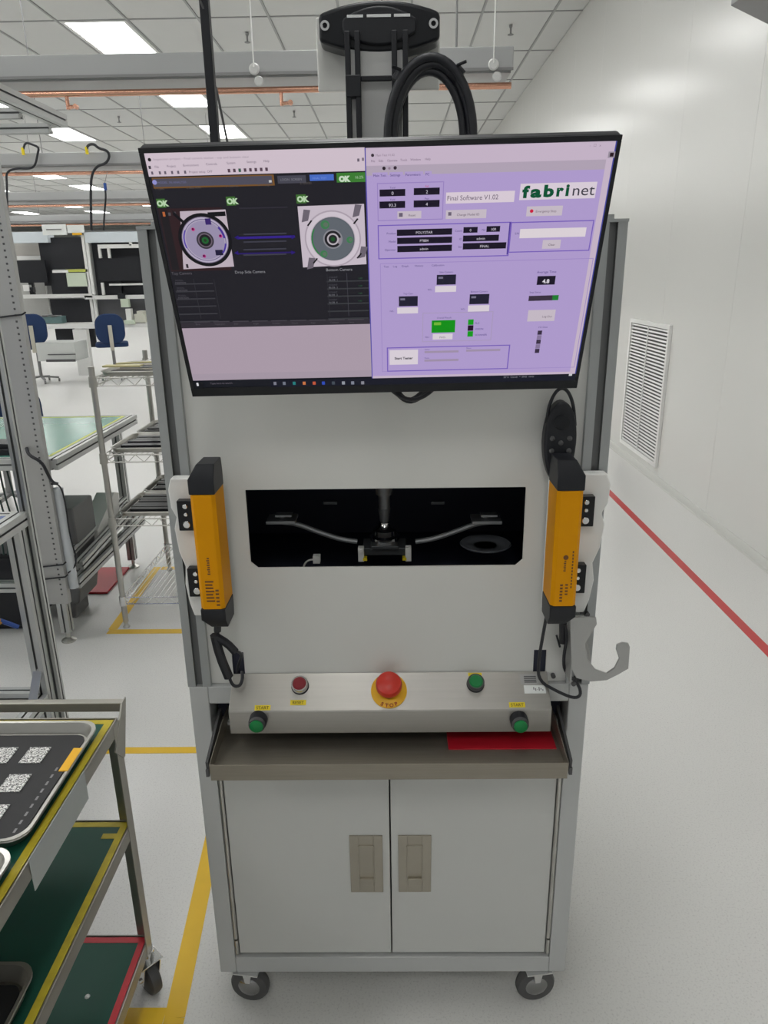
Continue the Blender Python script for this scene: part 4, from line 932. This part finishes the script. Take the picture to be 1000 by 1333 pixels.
# overhead rails of this workstation
m = MB().extr((-1.50, 1.2, 2.335), (-1.50, 2.46, 2.335), .06, .05).extr((-3.0, 2.43, 2.30), (-1.54, 2.43, 2.30), .05, .04).extr((-3.0, 2.15, 2.31), (-1.54, 2.15, 2.31), .04, .04)
m.build('overhead_rail', [ALU, ALUD], A)
B = bench('workbench', -2.3, -1.215, .08, 1.03, .905, 'front left workbench with a blue mat, only its slotted corner post fully in view', BLUEM, [(-1.245, .995, .87), (-1.245, .12, .87), (-2.25, .995, .87)], .22)
MB().extr((-1.222, 1.045, .05), (-1.222, 1.045, 2.5), .030, .030).build('tall_post', [ALU, ALUD], B)
MB().bar((-1.24, .90, .26), (-1.245, .98, .34), .03, .004).build('gusset', ALU, B)
# things on and under the benches
m = MB(); m.prism([(-1.50, .915), (-1.262, .915), (-1.262, 1.10), (-1.30, 1.155), (-1.50, 1.155)], 'y', .86, .90).box(-1.45, -1.35, .84, .93, .905, .915)
m.build('panel_monitor', mat('blue_grey_plastic', (0.055, 0.065, 0.10), 0.5, noise=0.05), bevel=.004, label='dark blue-grey flat panel standing on the blue bench mat at the left edge', cat='monitor')
def pthing(name, label, cat, rects, mats, group=None, bevel=.003):
    m = MB()
    for (x0, y0, x1, y1, Y, d, mi) in rects: m.mt(mi).pbox(x0, y0, x1, y1, Y, d)
    return m.build(name, mats, bevel=bevel, label=label, cat=cat, group=group)
m = MB().prism([(-1.72, .10), (-1.56, .10), (-1.52, .30), (-1.52, .60), (-1.74, .60)], 'y', 2.02, 2.26)
m.prism([(-1.70, .001), (-1.60, .001), (-1.60, .10), (-1.70, .10)], 'y', 2.06, 2.22)
m.build('dustbin', mat('bin_grey', (0.12, 0.12, 0.12), 0.5, noise=0.05), bevel=.01, label='dark grey plastic bin standing under the green bench', cat='bin')
m = MB().prism([(2.10, .575), (2.45, .575), (2.58, .66), (2.60, .69), (2.08, .60)], 'x', -1.47, -1.28); 
bn = MB().prism([(2.20, .30), (2.30, .27), (2.52, .34), (2.56, .52), (2.50, .54), (2.22, .42)], 'x', -1.60, -1.50)
bn.build('scrap_hopper', mat('hopper_silver', (0.50, 0.50, 0.48), 0.4, 0.4, noise=0.05), A, bevel=.004, label='pale silver hopper')
MB().box(-1.74, -1.56, 2.36, 2.72, .001, .012).build('red_floor_plate', REDT, label='dark red plate lying on the floor under the green bench', cat='plate', bevel=.002)
m = MB().box(-1.98, -1.80, 1.95, 2.40, .001, .40); m.box(-1.985, -1.795, 1.94, 1.952, .02, .38)
m.build('computer_tower', BLACK, label='black computer tower on the floor under the perforated post bench', cat='computer', bevel=.006)
m = MB()
for k in range(7): m.tube([(-1.92+.03*k, 1.9, .88), (-1.90+.03*k, 1.9+.03*math.sin(k), .70), (-1.93+.035*k, 1.92, .55), (-1.90+.02*k, 1.93, .403)], .004, smooth=2)
m.build('cable_bundle', mat('dark_green_cable', (0.02, 0.05, 0.045), 0.5, noise=0.1), A)
MB().box(-1.80, -1.62, 1.84, 1.99, .906, .935).box(-1.78, -1.64, 1.86, 1.97, .935, .955).build('black_device', BLACK, bevel=.004, label='small black device on the green bench behind the perforated post', cat='device')
MB().box(-1.86, -1.66, 1.60, 1.70, .60, .66).bar((-1.86, 1.65, .66), (-1.66, 1.65, .76), .08, .01).box(-1.88, -1.86, 1.6, 1.8, .6, .84).build('white_bracket', WHITE, A, bevel=.003)
MB().tube([(-1.34, .90, .70), (-1.335, .90, .60), (-1.31, .92, .55)], .010, smooth=1).build('orange_strap', mat('orange_strap', (0.55, 0.28, 0.03), 0.5, noise=0.05), B)
MB().box(-1.37, -1.33, .89, .92, .70, .74).build('white_plug', WHITE, B, bevel=.003)
MB().tube([(-1.31, .92, .56), (-1.27, .95, .52)], .008).build('blue_plug', BLUEM, B)

# ================================================================ FAR WORKSTATIONS (about 12 m away)
YF_ = 12.0
F = thing('far_workstation', (Q(120, 425, 'y', YF_).x, YF_, 0), 'far row of white framed workstations with a pale blue top valance and black curtains', 'workstation')
def fp(name, rects, mats, bevel=0, label=None):
    m = MB()
    for (x0, y0, x1, y1, Y, d, mi) in rects: m.mt(mi).pbox(x0, y0, x1, y1, Y, d)
    o = m.build(name, mats, F, bevel=bevel)
    if label: o['label'] = label
    return o
fp('valance', [(12, 302, 62, 316, YF_, .25, 0), (110, 301, 240, 315, YF_, .25, 0)], BLUEL)
for x in (115, 119.5, 240): fp('post', [(x-2, 306, x+1.6, 423, YF_+.02, .06, 0)], WHITE)
fp('shelf_rail', [(30, 383, 120, 388, YF_-.05, .08, 0)], WHITE); fp('shelf_rail', [(110, 384, 235, 389, YF_-.05, .08, 0)], WHITE); fp('shelf_rail', [(22, 333, 57, 338, YF_+.3, .06, 0)], WHITE); fp('shelf_rail', [(68, 351.5, 88, 355, YF_-.1, .03, 0)], WHITE)
for (a, b2) in ((0, 240),): fp('bench_edge', [(a, 421, b2, 427, YF_-.3, .8, 0)], WHITE)
g0 = Q(104, 493, 'z', .0, ) if False else None
for px in (97.5, 8, 232):
    p = Q(px+5, 425, 'y', YF_-.28); MB().box(p.x-.12, p.x+.12, YF_-.28, YF_-.16, 0, p.z-.05).build('bench_leg', WHITE, F)
fp('curtain', [(63, 309, 112, 350, YF_+.1, .05, 0)], CURT); fp('curtain', [(66, 352, 117, 383, YF_+.1, .05, 0)], CURT)
fp('curtain', [(67, 389, 121, 421, YF_+.1, .05, 0)], CURT); fp('curtain', [(54, 316, 66, 372, YF_+.12, .05, 0)], CURT)
fp('curtain', [(73, 428, 97, 450, YF_+.1, .05, 0)], CURT); fp('curtain', [(107, 428, 124, 452, YF_+.1, .05, 0)], CURT)
fp('back_board', [(123, 315, 240, 384, YF_+.15, .05, 0)], CURT); fp('back_board', [(126, 389, 240, 421, YF_+.15, .05, 0)], [mat('grey_clutter', (0.10, 0.10, 0.11), 0.6, noise=0.3, nscale=4)])
fp('back_board', [(20, 338, 60, 421, YF_+.4, .05, 0)], [mat('grey_board', (0.42, 0.42, 0.40), 0.6, noise=0.1, nscale=3)])
fp('back_board', [(20, 316, 58, 338, YF_+.4, .05, 0)], [mat('beige_board', (0.42, 0.40, 0.37), 0.6, noise=0.05)])
for rc in ((127, 318, 182, 323), (128, 323, 131, 336), (140, 323, 143, 336), (168, 315, 171, 320), (132, 368, 135, 384), (142, 369, 186, 371.5)): fp('light_frame', [(*rc, YF_-.02, .05, 0)], WHITE)
def farthing(name, label, cat, rects, mats, group=None):
    m = MB()
    for (x0, y0, x1, y1, Y, d, mi) in rects: m.mt(mi).pbox(x0, y0, x1, y1, Y, d)
    return m.build(name, mats, label=label, cat=cat, group=group)
farthing('monitor', 'black monitor on the far workstation, left of the black curtain', 'monitor', [(24, 339, 60, 368, YF_-.05, .05, 0), (38, 368, 44, 384, YF_, .05, 0)], [BLACK])
farthing('monitor', 'wide black monitor hung inside the far right workstation', 'monitor', [(127, 336, 186, 366, YF_+.02, .05, 0), (150, 366, 158, 384, YF_+.07, .05, 0)], [BLACK])
farthing('paper_notice', 'pale green sheet pinned over the far black curtain', 'notice', [(87, 355, 114, 373, YF_+.02, .01, 0), (85, 350.5, 114, 354, YF_+.02, .02, 1)], [PAPERG, ygr])
farthing('hanging_sign', 'larger white sign hanging over the far workstations', 'sign', [(55, 292, 86, 306, YF_-.1, .02, 0), (60, 298, 80, 299.5, YF_-.11, .005, 1)], [PAPER, MGREY])
farthing('hanging_sign', 'smaller white sign right of the larger one over the far workstations', 'sign', [(87.5, 293, 109, 303, YF_-.1, .02, 0), (94, 303, 106, 306, YF_-.1, .02, 1)], [PAPER, YSTOP])
farthing('microscope', 'white microscope on the far bench right of the blue chair', 'microscope', [(153, 382, 162, 389, YF_-.1, .1, 1), (157, 389, 167, 400, YF_-.1, .1, 0), (164, 402, 171, 419, YF_-.3, .1, 2), (161, 417, 175, 422, YF_-.35, .3, 0)], [PAPERG, BLACK, WHITE])
farthing('bench_instrument', 'cream instrument beside the far microscope', 'instrument', [(175, 409, 189, 421, YF_-.3, .2, 0), (178, 405, 186, 409, YF_-.3, .2, 0)], [mat('cream_box', (0.60, 0.60, 0.52), 0.5, noise=0.05)])
farthing('bench_instrument', 'teal box of small bottles on the far bench at left', 'instrument', [(52, 412, 80, 421, YF_-.3, .2, 0), (55, 410, 62, 413, YF_-.3, .2, 1), (66, 411, 74, 413, YF_-.3, .2, 1)], [mat('teal_box', (0.12, 0.20, 0.20), 0.5, noise=0.1), MGREY])
farthing('white_box', 'white angled box on the far shelf at left', 'box', [(30, 371, 38, 379, YF_-.1, .1, 0), (39, 374, 43, 380, YF_-.1, .1, 1)], [WHITE, BLACK])
# pale low cabinets on the left below the far bench
farthing('drawer_cabinet', 'pale low drawer cabinet under the far bench left of the blue chair', 'cabinet', [(48, 446, 98, 470, 10.6, .5, 0), (60, 468, 98, 471, 10.58, .02, 1), (62, 461, 98, 462, 10.58, .02, 1)], [mat('pale_cabinet', (0.58, 0.60, 0.58), 0.4, noise=0.03), DGREY])
for o in list(bpy.data.objects):
    if o.name.startswith('drawer_cabinet'):
        zb_ = o.location.z
        MB().box(o.location.x-.35, o.location.x-.30, 10.7, 10.75, 0, zb_).box(o.location.x+.30, o.location.x+.35, 10.7, 10.75, 0, zb_).build('leg', MGREY, o) if False else None
# blue chairs
def chair(x, y_, rz, zs, zb, lab, base=True):
    t = thing('office_chair', (0, 0, 0), lab, 'chair', None)
    m = MB().prism(rrect(-.26, .26, -.24, .24, .09), 'z', zs-.035, zs+.035); m.build('seat', BLUEF, t, bevel=.02)
    p = rrect(-.23, .23, zb-.24, zb+.24, .17)
    MB().prism(p, 'y', -.26, -.20).build('backrest', BLUEF, t, bevel=.02)
    MB().bar((0, -.275, zb+.06), (0, -.27, zs-.08), .06, .02).bar((0, -.27, zs-.07), (0, 0, zs-.06), .05, .02).build('back_support', mat('cream_strut', (0.50, 0.48, 0.40), 0.5, noise=0.05), t)
    MB().cyl((0, 0, .09), (0, 0, zs-.04), .025).build('column', MGREY, t)
    m = MB()
    for k in range(5):
        a = 2*PI*k/5; m.bar((0, 0, .10), (.27*math.cos(a), .27*math.sin(a), .07), .035, .025)
        m.cyl((.27*math.cos(a)-.012, .27*math.sin(a), .028), (.27*math.cos(a)+.012, .27*math.sin(a), .028), .028, n=12)
    m.build('star_base', MGREY, t)
    t.location = (x, y_, 0); t.rotation_euler = (0, 0, rz); return t
# seat height from the picture: these are tall bench chairs
p = Q(148, 449, 'y', 10.0); q2 = Q(142, 426, 'y', 9.8)
p = Q(148, 448, 'y', 11.2); q2 = Q(142, 427, 'y', 11.2)
chair(Q(145, 440, 'y', 11.2).x, 11.2, .35, p.z, q2.z, 'blue fabric bench chair seen from behind at the far workstation right of the post')
p = Q(45, 450, 'y', 11.0); q2 = Q(50, 428, 'y', 10.8)
chair(Q(48, 430, 'y', 11.0).x, 10.9, .3, p.z, q2.z, 'blue fabric chair partly hidden behind the perforated post at left')
chair(Q(12, 530, 'y', 4.2).x, 4.0, .9, .62, Q(12, 527, 'y', 4.2).z-.04, 'blue fabric chair just beyond the green bench near the left edge')

# ================================================================ OVERHEAD BEAMS AND COPPER PIPE
for k, (yb, x1, x0) in enumerate(((3.0, .655, -7), (6.05, -1.0, -14), (9.2, -1.0, -18), (12.9, -1.0, -22))):
    lab = ('near grey overhead beam crossing the whole picture above the screen', 'second grey overhead beam behind the curled black hoses', 'third grey overhead beam, farther down the room', 'farthest grey overhead beam above the white signs')[k]
    bm_ = thing('ceiling_beam', ((x0+x1)/2, yb+.15, 2.625), lab, 'beam')
    m = MB().box(x0, x1, yb, yb+.30, 2.64, 2.742); m.build('channel', BEAM, bm_, bevel=.006)
    MB().box(x0, x1, yb-.003, yb+.001, 2.632, 2.646).build('lower_lip', MATS['mid_grey_plastic'], bm_)
    MB().box(x0, x1-.01, yb+.02, yb+.28, 2.625, 2.640).build('underside_tray', BEAM, bm_)
    m = MB()
    xx = -.02
    while xx > x0:
        m.cyl((xx, yb+.12, 2.742), (xx, yb+.12, CEIL), .004, n=6); xx -= 3.2
    if k == 0: m.cyl((.37, yb+.12, 2.742), (.37, yb+.12, CEIL), .006, n=6)
    m.build('hanger_rod', MGREY, bm_)
    pp = MB().cyl((x0, yb+.06, 2.575), (x1-.0, yb+.06, 2.575), .016, n=12)
    pp.build('copper_pipe', COPPER, label=('copper pipe under the near overhead beam', 'copper pipe under the second overhead beam', 'copper pipe under the third overhead beam', 'copper pipe under the farthest overhead beam')[k], cat='pipe')
    if k == 0:
        for (px) in (86, 366):
            xv = Q(px, 120, 'y', yb+.06).x
            MB().cyl((xv, yb+.06, 2.56), (xv, yb+.06, 2.50), .010, n=10).cyl((xv, yb+.06, 2.51), (xv+.05, yb+.04, 2.51), .009, n=10).cyl((xv+.05, yb+.03, 2.51), (xv+.05, yb+.05, 2.51), .013, n=10).build('pipe_valve', COPPER, label='small copper valve stub under the near pipe, %s' % ('left of the black mast' if px < 200 else 'between the black mast and the screen mount'), cat='valve')
# clear suspension clips with white rods
for (px, lab) in ((330, 'white rod with a clear round clip hanging by the beam left of the screen mount'), (643, 'white rod with a clear round clip hanging at the right end of the beam')):
    xv = Q(px, 80, 'y', 2.97).x
    t = thing('suspension_clip', (xv, 2.97, 2.56), lab, 'hanger')
    MB().cyl((xv, 2.97, 2.66), (xv, 2.97, CEIL), .004, n=6).build('rod', WHITE, t)
    MB().lathe((xv, 2.985, 2.655), [(.022, 0), (.028, .006), (.022, .012)], axis=(0, -1, 0), n=20).lathe((xv+.02, 2.985, 2.60), [(.019, 0), (.024, .006), (.019, .012)], axis=(0, -1, 0), n=20).build('clip', mat('frosted_clip', (0.62, 0.62, 0.61), 0.3, noise=0.03), t)
# black mast left of the machine
m = MB().box(-.338, -.318, .30, .32, 1.70, 2.6)
MB().box(-.3365, -.3195, .30, .32, 1.70, 2.55).build('black_mast', BLACK, M, bevel=.002)
MB().tube([(-.3285, .30, 2.12), (-.36, .28, 2.20)], .002, n=6).tube([(-.325, .34, 2.0), (-.31, .34, 1.9), (-.305, .34, 1.70)], .0025, n=6).build('mast_wire', DGREY, M)
# sprinkler heads
for (px, py, lab) in ((322, 50, 'sprinkler head in the ceiling left of the screen mount'), (665, 40, 'sprinkler head in the ceiling right of the screen mount'), (383, 149, 'sprinkler head in the ceiling below the copper pipe'), (155, 156, 'sprinkler head in the far ceiling left of the mast')):
    p = Q(px, py, 'z', CEIL-.06)
    MB().lathe((p.x, p.y, CEIL-.11), [(.012, 0), (.035, .006), (.035, .012), (.010, .02), (.010, .07), (.02, .09), (.02, .108)], n=14).build('sprinkler', MGREY, label=lab, cat='sprinkler')
# curled air hoses hanging from the second beam
def hose(pts, r, lab, extra=None):
    t = thing('air_hose', Q(*pts[-1], 'y', 6.0), lab, 'hose')
    MB().tube([Q(x, y_, 'y', 6.0-.0*i) for i, (x, y_) in enumerate(pts)], r, smooth=3, n=8).build('hose', BLACKR, t)
    if extra: p = Q(*extra[:2], 'y', 6.0); MB().cyl((p.x, 6, p.z-.03), (p.x, 6, p.z+.03), .014, n=12).build('nozzle', extra[2], t)
hose([(10, 300), (9, 240), (8, 224), (20, 219), (38, 220), (46, 216), (49, 200), (51, 192), (42, 188), (33, 185), (30, 195)], .010, 'curled black air hose with a yellow tip near the left edge', (30, 197, YLAB))
hose([(119, 300), (118, 250), (119, 228), (126, 216), (138, 213), (143, 204), (140, 196), (128, 193), (122, 187), (114, 189), (113, 195)], .012, 'curled black air hose hanging just left of the screen', (113, 196, YLAB))
hose([(135, 300), (136, 275), (138, 258), (137, 246)], .009, 'short black air hose with a blue connector by the screen edge', (137, 243, BLUEM))
p = Q(137, 243, 'y', 6.0); MB().tube([(p.x, 6.0, p.z+.03), (p.x, 6.10, 2.58)], .003, n=6).build('hanging_wire', MGREY, [o for o in bpy.data.objects if o.name.startswith('air_hose')][-1])
